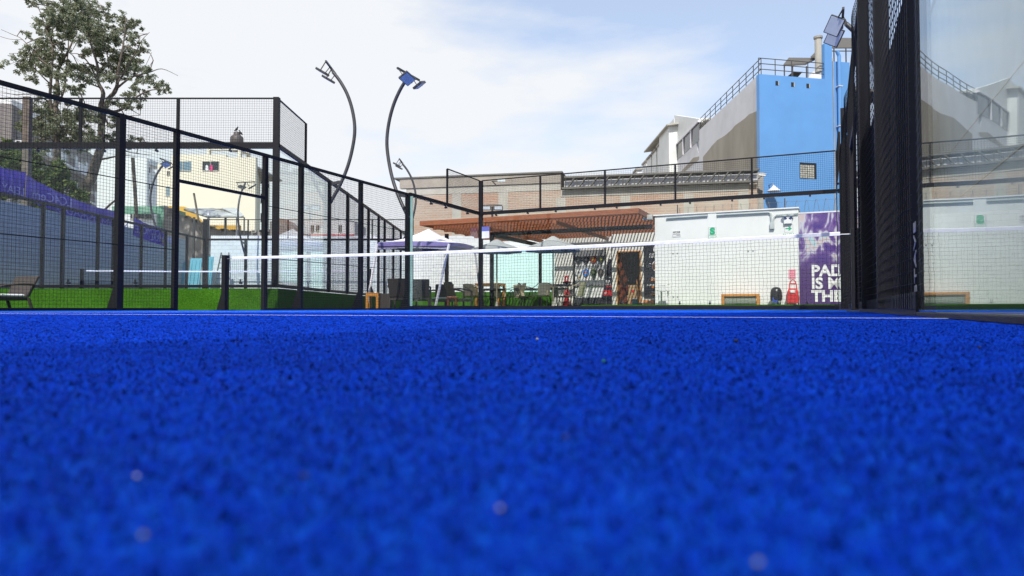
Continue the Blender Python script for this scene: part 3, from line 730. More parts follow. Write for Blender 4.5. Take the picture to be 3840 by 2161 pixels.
# emergency light
X0, X1, Z0, Z1 = signbox(2937, 808, 2974, 842)
el = CTT('emergency_light', 'white twin head emergency lamp above the arrow sign', 'lamp', X0, HY-.002, Z0)
L_, hh = X1-X0, Z1-Z0
MB().box(.02, L_-.03, -.09, 0, .02, hh*.55).build('lamp_body', M['white_plain'], el, .012)
for x, s in ((L_*.2, -1), (L_*.8, 1)):
    o = MB().tube([(x-s*.05, -.05, hh*.52), (x, -.11, hh*.70)], [.02, .035], 10).build('lamp_arm', M['blue_ink'], el)
    MB().lathe([(0, -.02), (.055, -.01), (.075, .03), (.06, .04), (0, .04)], (x+s*.02, -.10, hh*.82), 16).build('lamp_head', M['grey_plastic'], el, smooth=True)
# poster panel
px0 = hx1+.01; px1 = 11.9
po = CTT('padel_poster', 'tall purple banner lettered PADEL hung beside the white hut', 'banner', px0, HY+.02, .10)
MB().box(0, px1-px0, 0, .02, 0, 2.86).build('banner_sheet', M['poster'], po)
for body, z in (('PADEL', .93), ('IS M', .545), ('THE', .155)):
    text('lettering', body, .47, M['white_plain'], po, (.33, -.003, z), sx=.98, bold=.016)
MB().box(-.02, px1-px0+.1, -.01, .04, 2.86, 2.90).build('top_bar', M['white_steel'], po)
b = MB().box(-.02, px1-px0+.2, .045, .2, -.1, 2.80)
b.build('backing_wall', M['white_paint'], po)
# bench
X0, X1, Z0, Z1 = signbox(2705, 1103, 2849, 1150, 23.5)
be = CTT('wooden_bench', 'low orange wooden frame bench with ribbed grey back before the hut wall', 'bench', X0, 23.5, LZ)
L_ = X1-X0; hh = Z1-LZ
for x in (0, L_-.09): MB().box(x, x+.09, -.05, .05, 0, hh-.081).build('leg', M['orange_wood'], be, .006)
for x in (.02, L_-.07): MB().box(x, x+.05, .36, .41, 0, .3).build('leg', M['orange_wood'], be, .006)
MB().box(0, L_, -.05, .05, hh-.08, hh).build('top_rail', M['orange_wood'], be, .006)
b = MB()
for k in range(26): b.box(.095+k*(L_-.2)/26, .095+(k+.72)*(L_-.2)/26, .0, .03, .05, hh-.085)
b.build('ribbed_back', M['grey_weave'], be)
MB().box(.02, L_-.02, .052, .4, .2, .27).build('seat', M['orange_wood'], be, .006)
# bin
X, Z = OY(2911, 1150, 23.6); Zt = OY(2911, 1076, 23.6)[1]; Zm = OY(2911, 1108, 23.6)[1]
rb = abs(OY(2934, 1100, 23.6)[0]-OY(2889, 1100, 23.6)[0])/2
bi = CTT('litter_bin', 'pale grey litter bin with a black domed lid and blue round sticker', 'bin', X, 23.6, LZ)
hB = Zt-LZ; hm = Zm-LZ
MB().lathe([(0, 0), (rb*.80, 0), (rb*.92, hm), (0, hm)], n=24).build('bin_body', M['grey_plastic'], bi, smooth=True)
o = MB().lathe([(rb*1.0, hm-.08), (rb*1.05, hm-.03), (rb*1.0, hm+.01), (rb*1.0, hm+.06), (rb*.93, hm+(hB-hm)*.55), (rb*.7, hm+(hB-hm)*.85), (rb*.35, hB-.01), (0, hB)], n=24).build('domed_lid', M['black_plastic'], bi, smooth=True)
MB().lathe([(rb*.93, hm-.16), (rb*1.03, hm-.10), (rb*1.0, hm-.04)], n=18).build('bin_liner', M['black_plastic'], bi)
MB().tube([(-.02, -rb*.93, hm*.62), (-.02, -rb*.86, hm*.62)], .085, 16).build('round_sticker', M['blue_ink'], bi)
b = MB(); b.box(-.06, .02, -rb*.945, -rb*.93, hm*.60, hm*.72); b.build('sticker_figure', M['white_plain'], bi)
MB().box(-.10, .07, -rb*.91, -rb*.85, hm*.26, hm*.36).build('small_label', M['blue_ink'], bi)
# red shopping trolley bag + pink notice
X, Z = OY(2974, 1150, 23.7); Zt = OY(2974, 1049, 23.7)[1]; Zm = OY(2974, 1082, 23.7)[1]
tr = CTT('red_trolley', 'red cloth wheeled bag with a tall loop handle by the poster', 'trolley', X, 23.7, LZ)
hh = Zt-LZ; hm = Zm-LZ
b = MB(); lev = [(.17, .09, .05), (.18, .10, .25), (.165, .10, hm*.55), (.15, .09, hm*.8), (.12, .06, hm)]
vs = []
for wx, wy, z in lev: vs += [(-wx, -wy, z), (wx, -wy, z), (wx, wy, z), (-wx, wy, z)]
b.add(vs, [(i*4+k, i*4+(k+1) % 4, (i+1)*4+(k+1) % 4, (i+1)*4+k) for i in range(4) for k in range(4)]+[(3, 2, 1, 0), (16, 17, 18, 19)])
b.build('cloth_bag', M['red_cloth'], tr, .02)
MB().tube([(-.11, .02, .1), (-.10, .02, hh-.16), (-.07, .02, hh-.05), (0, .02, hh), (.07, .02, hh-.05), (.10, .02, hh-.16), (.11, .02, .1)], .016, 8).build('loop_handle', M['red_paint'], tr)
b = MB(); b.box(-.09, .09, .0, .02, hm+.12, hm+.16); b.build('cross_bar', M['red_paint'], tr)
MB().box(-.08, .07, -.115, -.10, hm*.74, hm*.90).build('white_tag', M['white_plain'], tr)
for x in (-.15, .15): MB().tube([(x-.015, .06, .05), (x+.015, .06, .05)], .05, 14).build('wheel', M['black_plastic'], tr)
X0, X1, Z0, Z1 = signbox(2957.5, 1011, 2984, 1046)
ps = CTT('pink_notice', 'faded pink rectangular notice on the hut above the red trolley', 'sign', X0, HY-.002, Z0)
L_, hh = X1-X0, Z1-Z0
MB().box(0, L_, -.012, 0, 0, hh).build('sign_board', M['pink_sign'], ps)
b = MB(); frame(b, .012, L_-.012, .012, hh-.012, .012, -.016)
for k in range(3): b.box(L_*.15, L_*.42, -.016, -.013, hh*(.2+.24*k), hh*(.26+.24*k)); b.box(L_*.55, L_*.85, -.016, -.013, hh*(.2+.24*k), hh*(.26+.24*k))
b.build('small_print', mat('pink_white_print', (.8, .5, .55), .5), ps)
# white plastic chairs stacked at the hut corner
X, Z = OY(2462, 1150, 23.3); X2 = OY(2500, 1150, 23.3)[0]; Zt = OY(2475, 1062, 23.3)[1]
wc = CTT('plastic_chair', 'white plastic stacking chair seen from behind at the hut corner', 'chair', X+.02, 23.3, LZ)
W_ = X2-X; hh = Zt-LZ
for x0 in (0, W_-.06): MB().prism([(x0+(-.03 if x0 == 0 else .03), 0), (x0+.06+(-.03 if x0 == 0 else .03), 0), (x0+.06, .44), (x0, .44)], 'y', -.03, .02).build('leg', M['white_plain'], wc, .006)
for x0 in (.03, W_-.09): MB().prism([(x0, 0), (x0+.05, 0), (x0+.05, .44), (x0, .44)], 'y', .38, .43).build('leg', M['white_plain'], wc, .006)
MB().box(0, W_, -.03, .43, .441, .475).build('seat', M['white_plain'], wc, .012)
b = MB()
for k in range(6): b.box(.05+k*(W_-.1)/6, .05+(k+.75)*(W_-.1)/6, -.03, -.005, .476, hh-.08)
b.box(0, .049, -.04, .0, .476, hh-.03); b.box(W_-.049, W_, -.04, .0, .476, hh-.03); b.box(.05, W_-.05, -.04, .0, hh-.079, hh)
b.build('backrest', M['white_plain'], wc, .008)
for x0 in (-.01, W_-.04): MB().box(x0, x0+.05, .002, .40, .66, .69).build('armrest', M['white_plain'], wc, .008)
# razor wire behind the hut roof
def razor(name, label, X0, X1, Y, Z, r, n):
    t = CTT(name, label, 'razor wire', X0, Y, Z)
    pts = []
    for k in range(n*14+1):
        a = 2*math.pi*k/14; s = (X1-X0)*k/(n*14)
        pts.append((s, r*math.cos(a)*.8, r+r*math.sin(a)))
    MB().tube(pts, .006, 4, False).build('wire_coil', M['truss_steel'], t)
    for s in (0, (X1-X0)*.5, X1-X0): MB().tube([(s, 0, -.5), (s, 0, .75)], .02, 6).build('stake', M['grey_steel'], t)
    b = MB(); b.wire((0, 0, .1), (X1-X0, 0, .1), .004); b.wire((0, 0, .62), (X1-X0, 0, .62), .004); b.build('strand', M['truss_steel'], t)
    return t
razor('razor_wire', 'looping razor wire coil above the white hut roof', 4.75, 12.2, 26.9, 3.15, .33, 24)
b = MB(); b.box(0, 1.0, -.1, .1, 0, 1)
bw = CTT('boundary_wall', 'low white boundary wall behind the hut carrying the razor wire', 'wall', 4.6, 27.06, 0)
MB().box(0, 11.45, 0, .2, 0, 3.12).build('wall', M['white_brick'], bw)
# ------------------------------------------------------------------ cafe front
fy, ry = 28.0, 27.3                              # left and right sections
cl = OY(2079, 900, fy)[0]; cm = OY(2295, 900, ry)[0]; crx = 6.5
cf = CTT('cafe_building', 'cream cafe building with an open doorway under the slatted pergola', 'building', cl, fy, LZ)
zl = OY(2200, 893, fy)[1]-LZ+.05; zr = OY(2400, 862, ry)[1]-LZ+.1
MB().box(0, cm-cl-.002, 0, .2, 0, zl).build('wall', M['cream_wall'], cf)
dx0 = OY(2318, 1000, ry)[0]-cl; dx1 = OY(2399, 1000, ry)[0]-cl; dz = OY(2360, 946, ry)[1]-LZ
y0 = ry-fy; wl = cm-cl; wr = crx-cl
b = MB()
b.box(wl, dx0, y0, y0+.2, 0, zr); b.box(dx1, wr, y0, y0+.2, 0, zr); b.box(dx0, dx1, y0, y0+.2, dz, zr); b.box(wl, wl+.2, y0+.201, .25, 0, zr)
b.build('wall', M['cream_wall'], cf)
b = MB(); b.box(wl+.2, wr, 3.0, 3.1, 0, zr); b.box(wl+.2, wl+.3, .26, 3.0, 0, zr); b.box(wr-.1, wr, y0+.21, 3.0, 0, zr); b.box(wl, wr, y0-.02, 3.2, zr+.003, zr+.12)
b.build('rear_room', M['concrete_pale'], cf)
MB().box(0, wl-.01, -.02, 3.2, zl+.002, zl+.12).build('roof', M['concrete_pale'], cf)
b = MB(); b.box(dx0-.05, dx0, y0-.03, y0+.22, 0, dz+.05); b.box(dx1, dx1+.05, y0-.03, y0+.22, 0, dz+.05); b.box(dx0+.001, dx1-.001, y0-.03, y0+.22, dz, dz+.05)
b.build('door_frame', M['orange_wood'], cf, .005)
# open door leaf, swung inwards
dw = .82
dl = MB(); ca, sa = math.cos(rad(81)), math.sin(rad(81))
dl.slab([(dx0+.02, y0+.2, .01), (dx0+.02+dw*ca, y0+.2+dw*sa, .01), (dx0+.02+dw*ca, y0+.2+dw*sa, dz-.02), (dx0+.02, y0+.2, dz-.02)], (-.04*sa, .04*ca, 0))
door = dl.build('door', M['door_wood'], cf)
b = MB()
for z0_, z1_ in ((.15, .75), (.95, 1.4), (1.5, 1.95)):
    for k0, k1 in ((.12, .46), (.54, .88)):
        b.slab([(dx0+.02+dw*k0*ca+.004*sa, y0+.2+dw*k0*sa-.004*ca, z0_), (dx0+.02+dw*k1*ca+.004*sa, y0+.2+dw*k1*sa-.004*ca, z0_), (dx0+.02+dw*k1*ca+.004*sa, y0+.2+dw*k1*sa-.004*ca, z1_), (dx0+.02+dw*k0*ca+.004*sa, y0+.2+dw*k0*sa-.004*ca, z1_)], (.015*sa, -.015*ca, 0))
b.build('door_panel', M['door_wood'], door, .004)
k = .92
MB().tube([(dx0+.02+dw*k*ca, y0+.2+dw*k*sa-.01, 1.02), (dx0+.06+dw*k*ca, y0+.12+dw*k*sa, 1.02)], .025, 8).build('door_knob', M['zinc'], door)
# cardboard boxes inside
card = mat('brown_cardboard', (.42, .28, .14), .85, 0, .12, 6)
X, Z = OY(2370, 1100, ry+.4)
for i, (dx, dy, w_, d_, h_, z_, lab) in enumerate(((0, .0, .38, .35, .42, 0, 'lower brown cardboard box with red marks in the cafe doorway'), (.02, .02, .34, .32, .40, .421, 'upper brown cardboard box stacked in the cafe doorway'))):
    t = CTT('cardboard_box', lab, 'box', X+dx, ry+.4+dy, LZ+z_, 'cardboard boxes in the cafe doorway')
    MB().box(-w_/2, w_/2, 0, d_, 0, h_).build('carton', card, t, .006)
    MB().box(-w_/2-.002, w_/2+.002, -.003, .0, h_*.62, h_*.66).build('tape', mat('pale_tape', (.55, .42, .25), .4), t)
    b = MB(); b.box(-.05, .05, -.004, -.001, h_*.25, h_*.5); b.build('red_mark', M['red_paint'], t)
X, Z = OY(2394, 1139, ry-.2)
t = CTT('blue_bucket', 'blue plastic bucket at the right jamb of the cafe door', 'bucket', X-.03, ry-.6, LZ)
MB().lathe([(0, 0), (.10, 0), (.13, .24), (.137, .24), (.137, .255), (.122, .255), (.10, .02), (0, .02)], n=18).build('bucket_body', mat('blue_plastic', (.01, .22, .62), .4), t, smooth=True)
MB().tube([(-.13, 0, .24), (-.10, -.06, .16), (0, -.10, .12), (.10, -.06, .16), (.13, 0, .24)], .006, 6).build('bucket_handle', M['zinc'], t)
t = CTT('broom', 'long handled broom leaning inside the cafe doorway above the bucket', 'broom', X-.10, ry+.02, LZ)
MB().tube([(.1, -.02, .10), (-.08, .22, 1.05)], .013, 6).build('broom_handle', M['orange_wood'], t)
MB().box(-.02, .22, -.06, .02, .0, .12).build('bristles', M['black_plastic'], t)
# menu banner, black with orange marks
X0, X1, Z0, Z1 = signbox(2414, 918, 2463, 1116, ry-.06)
mb = CTT('menu_banner', 'tall black menu banner with orange hexagon emblem beside the cafe door', 'banner', X0, ry-.06, Z0)
L_ = (X1-X0)*1.75; hh = Z1-Z0
MB().box(0, L_, 0, .012, 0, hh).build('banner_sheet', mat('black_banner_vinyl', (.014, .016, .024), .45), mb)
b = MB(); cxm = L_*.62
def ring(bm, cx_, cz_, r0, r1, n=24, y=-.003):
    for k in range(n):
        a0, a1 = 2*math.pi*k/n, 2*math.pi*(k+1)/n
        bm.prism([(cx_+r0*math.cos(a0), cz_+r0*math.sin(a0)), (cx_+r1*math.cos(a0), cz_+r1*math.sin(a0)), (cx_+r1*math.cos(a1), cz_+r1*math.sin(a1)), (cx_+r0*math.cos(a1), cz_+r0*math.sin(a1))], 'y', y, y+.0025)
ring(b, cxm, hh*.91, .10, .17); ring(b, cxm, hh*.59, .20, .225)
for hx, hz in ((.28, .62), (.28, .56), (.17, .59)): ring(b, L_*hx, hh*hz, .042, .055, 6)
b.build('emblem', M['white_plain'], mb)
or_m = mat('orange_print', (.75, .22, .03), .5)
MB().tube([(cxm, -.003, hh*.58), (cxm, -.0005, hh*.58)], .185, 20).build('orange_disc', or_m, mb)
MB().prism([(cxm-.06, hh*.66), (cxm+.10, hh*.66), (cxm+.10, hh*.72), (cxm-.02, hh*.72)], 'y', -.003, -.0005).build('orange_hexagon', or_m, mb)
text('lettering', 'CYCE', .105, M['white_plain'], mb, (L_*.25, -.001, hh*.79), sx=1, bold=.003)
text('lettering', 'HIDRA', .085, M['white_plain'], mb, (L_*.25, -.001, hh*.75), bold=.003)
for tx, z in (('Fuer', .355), ('NUTRICIO', .22), ('Ene', .09)):
    text('lettering', tx, .085, M['white_plain'], mb, (L_*(.34 if tx[0] != 'N' else .14), -.001, hh*z), bold=.002)
    MB().box(L_*.32, L_*.95, -.003, -.0005, hh*z-.085, hh*z-.02).build('orange_strip', or_m, mb)
t = CTT('carton_box', 'brown and orange carton on the ground under the black menu banner', 'box', X0+.05, ry-.45, LZ)
MB().box(0, .42, 0, .3, 0, .2).build('carton', card, t, .005); MB().box(-.003, .42, -.004, 0, .12, .2).build('orange_band', or_m, t)
# racket display board
X0, X1, Z0, Z1 = signbox(2149, 939, 2273, 1142, fy-.3)
db = CTT('racket_display', 'freestanding racket display board with dark frame at the cafe wall', 'display board', X0, fy-.3, LZ)
L_ = X1-X0; hh = Z1-LZ
for x in (0, L_-.06): MB().box(x, x+.09 if x == 0 else x+.06, -.03, .06, 0, hh).build('frame_post', mat('dark_grey_frame', (.06, .065, .07), .5), db, .006)
MB().box(.09, L_-.06, 0, .03, .34, hh-.02).build('board', mat('white_slat_board', (.74, .74, .73), .6), db)
MB().box(.09, L_-.06, -.012, -.001, hh*.80, hh-.02).build('grey_header', mat('mid_grey_board', (.20, .20, .20), .6), db)
MB().box(.09, L_-.06, -.012, -.001, hh*.665, hh*.72).build('grey_shelf_strip', mat('light_grey_strip', (.34, .35, .36), .6), db)
MB().box(.09, L_-.06, -.06, 0, hh*.355, hh*.385).build('shelf', M['grey_ink'], db)
MB().box(.09, L_-.06, -.03, .03, .0, .335).build('plinth', mat('dark_navy_plinth', (.02, .022, .03), .6), db)
rk_cols = [((.02, .02, .02), 'black padel racket with grey streaks, upper row left end'), ((.025, .025, .03), 'plain dark padel racket second in the upper row'), ((.30, .05, .01), 'black and red padel racket with yellow throat in the upper row'), ((.04, .045, .02), 'black padel racket with yellow flash, upper row right end'),
           ((.62, .63, .60), 'white padel racket with dark star, lower row left end'), ((.03, .20, .62), 'blue padel racket with orange centre in the lower row'), ((.05, .07, .035), 'dark padel racket with pale green rim in the lower row'), ((.06, .05, .05), 'charcoal padel racket, lower row right end')]
rim_c = [(.02, .02, .02), (.03, .03, .03), (.02, .02, .02), (.03, .03, .02), (.55, .56, .54), (.02, .12, .5), (.42, .60, .20), (.02, .02, .02)]
acc_c = [(.12, .12, .12), (.10, .10, .11), (.6, .45, .02), (.4, .38, .03), (.05, .05, .14), (.65, .22, .03), (.3, .4, .15), (.16, .14, .13)]
for i in range(8):
    c_, lab = rk_cols[i]; row, k = divmod(i, 4)
    X = X0+.25+k*(L_-.45)/3; Z = LZ+hh*(.80 if row == 0 else .57)+.0
    t = CTT('padel_racket', lab, 'racket', X, fy-.34, Z, 'rackets hung on the display board')
    prof = [(.125*math.cos(a)*1.0, .13*math.sin(a)+.06) for a in [rad(d) for d in range(-35, 216, 12)]] + [(-.03, -.11), (.03, -.11)]
    MB().prism(prof, 'y', -.018, .018).build('racket_face', mat('racket_face_paint_%d' % i, c_, .35, 0, .25, 20), t)
    rim = [(x*1.07, (z-.06)*1.07+.06) for x, z in prof]
    MB().prism(rim, 'y', -.012, .012).build('racket_rim', mat('racket_rim_paint_%d' % i, rim_c[i], .35), t)
    MB().prism([(-.05, .0), (.05, .02), (.02, .13), (-.02, .11)], 'y', -.021, -.0185).build('racket_emblem', mat('racket_accent_%d' % i, acc_c[i], .4), t)
    MB().tube([(0, 0, -.10), (0, 0, -.26)], .018, 8).build('grip', M['dark_ink'] if i not in (4, 5) else mat('racket_grip_%d' % i, (.45, .30, .05) if i == 4 else (.5, .08, .02), .7), t)
# leaning roll-up banner
X0, X1, Z0, Z1 = signbox(2253, 973, 2298, 1137, fy-.55)
rb_ = CTT('rollup_banner', 'black tapering roll-up banner with a red band left of the cafe door', 'banner', X0, fy-.55, LZ)
L_ = X1-X0; hh = Z1-LZ
nav = mat('navy_black_vinyl', (.020, .018, .030), .45)
poly = [(0, .03), (L_, .03), (L_, hh), (L_*.62, hh)]
MB().prism(poly, 'y', 0, .012).build('banner_sheet', nav, rb_)
MB().box(-.02, L_+.02, -.06, .08, 0, .029).build('base', M['white_steel'], rb_)
xl = lambda z: L_*.62*z/hh
MB().prism([(xl(hh*.22)+.01, hh*.22), (L_, hh*.22), (L_, hh*.34), (xl(hh*.34)+.01, hh*.34)], 'y', -.003, -.0005).build('red_band', M['red_paint'], rb_)
text('lettering', 'MA', .13, M['white_plain'], rb_, (L_*.42, -.001, hh*.50), bold=.004)
text('lettering', 'ACAD', .075, M['white_plain'], rb_, (L_*.40, -.001, hh*.45), bold=.002)
text('lettering', 'LOS', .06, M['white_plain'], rb_, (L_*.60, -.001, hh*.60), bold=.002)
text('lettering', 'SET', .09, M['white_plain'], rb_, (L_*.26, -.0045, hh*.26), bold=.002)
MB().box(L_*.42, L_*.9, -.003, -.0005, hh*.405, hh*.43).build('red_strip', M['red_paint'], rb_)
# extinguisher, cone sign
X0, X1, Z0, Z1 = signbox(2116, 1034, 2134, 1058, fy)
t = CTT('fire_sign', 'small red extinguisher sign on the striped cafe wall', 'sign', X0, fy-.002, Z0)
MB().box(0, X1-X0, -.012, 0, 0, Z1-Z0).build('sign_board', M['red_sign'], t)
b = MB(); frame(b, .01, X1-X0-.01, .01, Z1-Z0-.01, .01, -.016); b.box((X1-X0)*.4, (X1-X0)*.62, -.016, -.013, (Z1-Z0)*.25, (Z1-Z0)*.7); b.build('pictogram', M['white_plain'], t)
X, Z = OY(2124, 1142, fy-.35)
t = CTT('fire_extinguisher', 'red fire extinguisher standing below the red sign', 'extinguisher', X, fy-.3, LZ+.18)
MB().lathe([(0, 0), (.085, .0), (.09, .03), (.09, .40), (.06, .46), (.025, .48), (.025, .53), (0, .53)], n=18).build('cylinder', M['red_paint'], t, smooth=True)
MB().box(-.02, .09, -.015, .015, .531, .56).build('lever', M['black_plastic'], t)
MB().tube([(.03, 0, .52), (.12, -.02, .45), (.12, -.03, .2)], .011, 6).build('hose', M['black_plastic'], t)
t = CTT('red_stand_box', 'red box stand under the fire extinguisher', 'box', X, fy-.3, LZ)
MB().box(-.15, .12, -.13, .13, 0, .178).build('stand_body', M['red_paint'], t, .01)
# ------------------------------------------------------------------ pergola
pY, pB = 22.0, 27.97
pX0, pX1, pZ = -3.4, 4.5, 3.08
pg = CTT('pergola', 'brown timber pergola of close slats on black steel posts over the terrace', 'pergola', pX0, pY, 0)
L_ = pX1-pX0; D_ = pB-pY; xr_ = cm-pX0; Dr = ry-.01-pY
MB().box(0, L_, -.05, 0, pZ-.10, pZ+.06).build('front_fascia', M['brown_wood'], pg, .004)
MB().box(0, .05, .001, D_, pZ-.10, pZ+.06).build('side_fascia', M['brown_wood'], pg); MB().box(L_-.05, L_, .001, Dr, pZ-.10, pZ+.06).build('side_fascia', M['brown_wood'], pg)
n = int((L_-.1)/.125)
b = MB()
for k in range(n):
    x = .07+k*(L_-.12)/n; b.box(x, x+.036, .002, D_ if x+.06 < xr_ else Dr, pZ-.035, pZ+.015)
b.build('slat', M['brown_slat'], pg)['kind'] = 'stuff'
for k in range(1, 8):
    y = D_*k/7.3; MB().box(.052, L_-.052 if y < Dr-.05 else xr_-.02, y-.03, y+.03, pZ-.165, pZ-.038).build('cross_beam', M['brown_wood'], pg, .003)
for x in (2.3, 5.1): MB().box(x, x+.06, .002, D_, pZ-.29, pZ-.168).build('long_beam', M['brown_wood'], pg)
bx0 = OY(1840, 851, pY+1.2)[0]-pX0; bz = pZ-.40
MB().box(bx0, L_+.15, 1.14, 1.24, bz-.06, bz+.08).build('steel_beam', M['black'], pg, .004)
MB().box(bx0, bx0+.11, 1.13, 1.25, 0, bz-.062).build('steel_post', M['black'], pg, .004)
MB().beam((bx0+.05, 1.25, bz), (bx0+.05, D_-.1, bz), .10, .14).build('steel_beam', M['black'], pg)
MB().box(bx0, bx0+.11, D_-.2, D_-.09, LZ, bz-.08).build('steel_post', M['black'], pg, .004)
MB().box(.35, .46, 1.13, 1.25, 0, pZ-.29).build('steel_post', M['black'], pg, .004)
X, Z = OY(2445, 815, 23.3)
t = CTT('wall_flood_lamp', 'small pale floodlight at the meeting of pergola and hut', 'lamp', X-.05, 23.2, Z)
MB().box(-.22, .1, -.12, .02, -.1, .06).build('lamp_body', M['grey_plastic'], t, .01); MB().box(-.2, .08, -.126, -.121, -.08, .04).build('lens', M['glass_block'], t)
# ------------------------------------------------------------------ umbrellas
def umbrella(label, X, Y, ztop, rr_, drop):
    t = CTT('parasol', label, 'parasol', X, Y, LZ0, 'grey parasols over the terrace tables')
    b = MB(); n = 8; m = 5
    vs = [(0, 0, ztop)]
    for j in range(1, m+1):
        for k in range(n*2):
            a = math.pi*k/n; s = j/m; r_ = rr_*s*(1 if k % 2 == 0 else .955)
            vs.append((r_*math.cos(a), r_*math.sin(a), ztop-drop*s**1.15-(.0 if k % 2 == 0 else -.012*s)))
    q = n*2
    fs = [(0, 1+k, 1+(k+1) % q) for k in range(q)] + [(1+(j-1)*q+k, 1+j*q+k, 1+j*q+(k+1) % q, 1+(j-1)*q+(k+1) % q) for j in range(1, m) for k in range(q)]
    vs += [(x*1.0, y*1.0, z-.10) for x, y, z in vs[1+(m-1)*q:]]
    e = 1+m*q
    fs += [(1+(m-1)*q+k, e+k, e+(k+1) % q, 1+(m-1)*q+(k+1) % q) for k in range(q)]
    b.add(vs, fs); can = b.build('canopy', M['umbrella'], t)
    MB().lathe([(.30, -.10), (.22, -.03), (.10, .04), (.03, .07)], (0, 0, ztop), 16).build('vent_cap', M['umbrella'], can)
    MB().tube([(0, 0, 0), (0, 0, ztop+.06)], .024, 10).build('pole', mat('umbrella_pole', (.20, .17, .12), .5), t)
    b = MB()
    for k in range(n):
        a = 2*math.pi*k/n; b.wire((0, 0, ztop-.06), (rr_*.97*math.cos(a), rr_*.97*math.sin(a), ztop-drop-.015), .007)
    b.build('ribs', M['chair_tube'], t)
    MB().lathe([(0, 0), (.25, 0), (.25, .05), (.05, .09), (.03, .25), (0, .25)], n=20).build('base', M['concrete'], t)
for px, pyt, pl, pr, pye, Yu, lab in ((1863, 905, 1785, 1964, 936, 21.5, 'left grey parasol behind the corner post of the far glass'), (2074, 894, 1966, 2168, 932, 21.9, 'right grey parasol in front of the striped cafe wall')):
    X, Zt = OY(px, pyt, Yu); rr_ = (OY(pr, pye, Yu)[0]-OY(pl, pye, Yu)[0])/2; Ze = OY(px, pye, Yu)[1]
    umbrella(lab, X, Yu, Zt-LZ0, rr_, Zt-Ze)
# ------------------------------------------------------------------ terrace chairs and tables
def sling_chair(label, loc, rz):
    t = thing('patio_chair', label, 'chair', loc, rz, 'beige patio chairs around the terrace tables')
    # faces local -y ; back at +y
    b = MB().slab([(-.22, -.22, .44), (.22, -.22, .44), (.22, .20, .41), (-.22, .20, .41)], (0, 0, .015)); b.build('seat', M['sling'], t)
    vs = []
    for k in range(5):
        s = k/4; z = .43+.45*s; y = .20+.13*s; w_ = .22*(1 if k < 3 else .97 if k == 3 else .85)
        vs += [(-w_, y+.02, z), (0, y+.05, z+(.02 if k == 4 else 0)), (w_, y+.02, z)]
    n = len(vs); v2 = [(x, y+.014, z) for x, y, z in vs]
    fs = [(i*3+j, i*3+j+1, (i+1)*3+j+1, (i+1)*3+j) for i in range(4) for j in range(2)]
    MB().add(vs+v2, fs+[tuple(n+i for i in f)[::-1] for f in fs]+[(12, 13, 13+n, 12+n), (13, 14, 14+n, 13+n)]).build('backrest', M['sling'], t)
    for s in (-1, 1):
        MB().tube(spline([(s*.22, .33, .87), (s*.255, .18, .78), (s*.28, -.12, .70), (s*.27, -.24, .62), (s*.25, -.235, .46)], 3), .012, 6).build('armrest', M['bamboo_tube'] if s > 0 else M['chair_tube'], t)
        MB().tube([(s*.25, -.235, .46), (s*.25, -.26, .0)], .011, 6).build('leg', M['chair_tube'], t)
        MB().tube([(s*.22, .20, .43), (s*.24, .30, .0)], .011, 6).build('leg', M['chair_tube'], t)
    MB().tube([(-.25, -.235, .455), (.25, -.235, .455), (.23, .21, .43), (-.23, .21, .43), (-.25, -.235, .455)], .011, 6).build('seat_frame', M['chair_tube'], t)
    return t
c0 = None
chairs = [(1775, 22.3, 62, 'beige patio chair leftmost on the terrace, turned right'), (1806, 23.1, 95, 'beige patio chair close beside the far corner post, side on'),
          (1889, 24.2, 150, 'beige patio chair behind the first round table'), (1930, 22.6, -82, 'beige patio chair facing left between the two parasol poles'),
          (1962, 24.3, 170, 'beige patio chair in shade at the middle table'), (1986, 22.5, 100, 'beige patio chair turned right at the middle of the terrace'),
          (2031, 22.2, 5, 'beige patio chair seen squarely from behind near the right parasol pole'), (2152, 22.6, -98, 'beige patio chair side on before the racket display'),
          (2106, 24.0, 140, 'beige patio chair half hidden beside the fire extinguisher')]
for px, Y, a, lab in chairs:
    X, _ = OY(px, 1100, Y)
    if c0 is None: c0 = sling_chair(lab, CT(X, Y, LZ0), CRZ+rad(a)); tpl = c0
    else: clone(tpl, CT(X, Y, LZ0), CRZ+rad(a), lab)
def table(label, X, Y, r_, n=28):
    t = CTT('round_table', label, 'table', X, Y, LZ0, 'round terrace tables')
    MB().lathe([(0, .715), (r_, .715), (r_+.01, .725), (r_, .735), (0, .735)], n=n).build('tabletop', M['table_top'], t)
    MB().lathe([(r_-.02, .67), (r_, .67), (r_, .714), (r_-.02, .714)], n=n).build('rim', M['chair_tube'], t)
    for k in range(4):
        a = math.pi/4+k*math.pi/2
        MB().tube([((r_-.06)*math.cos(a), (r_-.06)*math.sin(a), .70), (r_*.5*math.cos(a), r_*.5*math.sin(a), .35), ((r_-.08)*math.cos(a), (r_-.08)*math.sin(a), 0)], .012, 6).build('leg', M['chair_tube'], t)
    return t
tt = table('dark round terrace table under the left parasol', OY(1850, 1100, 23.4)[0], 23.4, .45)
clone(tt, CT(OY(1975, 1100, 23.6)[0], 23.6, LZ0), CRZ, 'dark round terrace table in the middle between the parasols')
clone(tt, CT(OY(2075, 1100, 23.3)[0], 23.3, LZ0), CRZ, 'dark round terrace table under the right parasol')
X, Z = OY(2098, 1068, 23.6)
t = CTT('serving_cart', 'small dark tray table beside the striped cafe wall', 'table', X, 23.9, LZ0)
MB().box(-.28, .28, -.2, .2, .80, .88).build('tray', mat('slate_tray', (.10, .11, .13), .5), t, .01)
for x in (-.25, .25):
    for y in (-.17, .17): MB().tube([(x, y, 0), (x, y, .80)], .014, 6).build('leg', M['chair_tube'], t)
X, Z = OY(2112, 1066, 24.4)
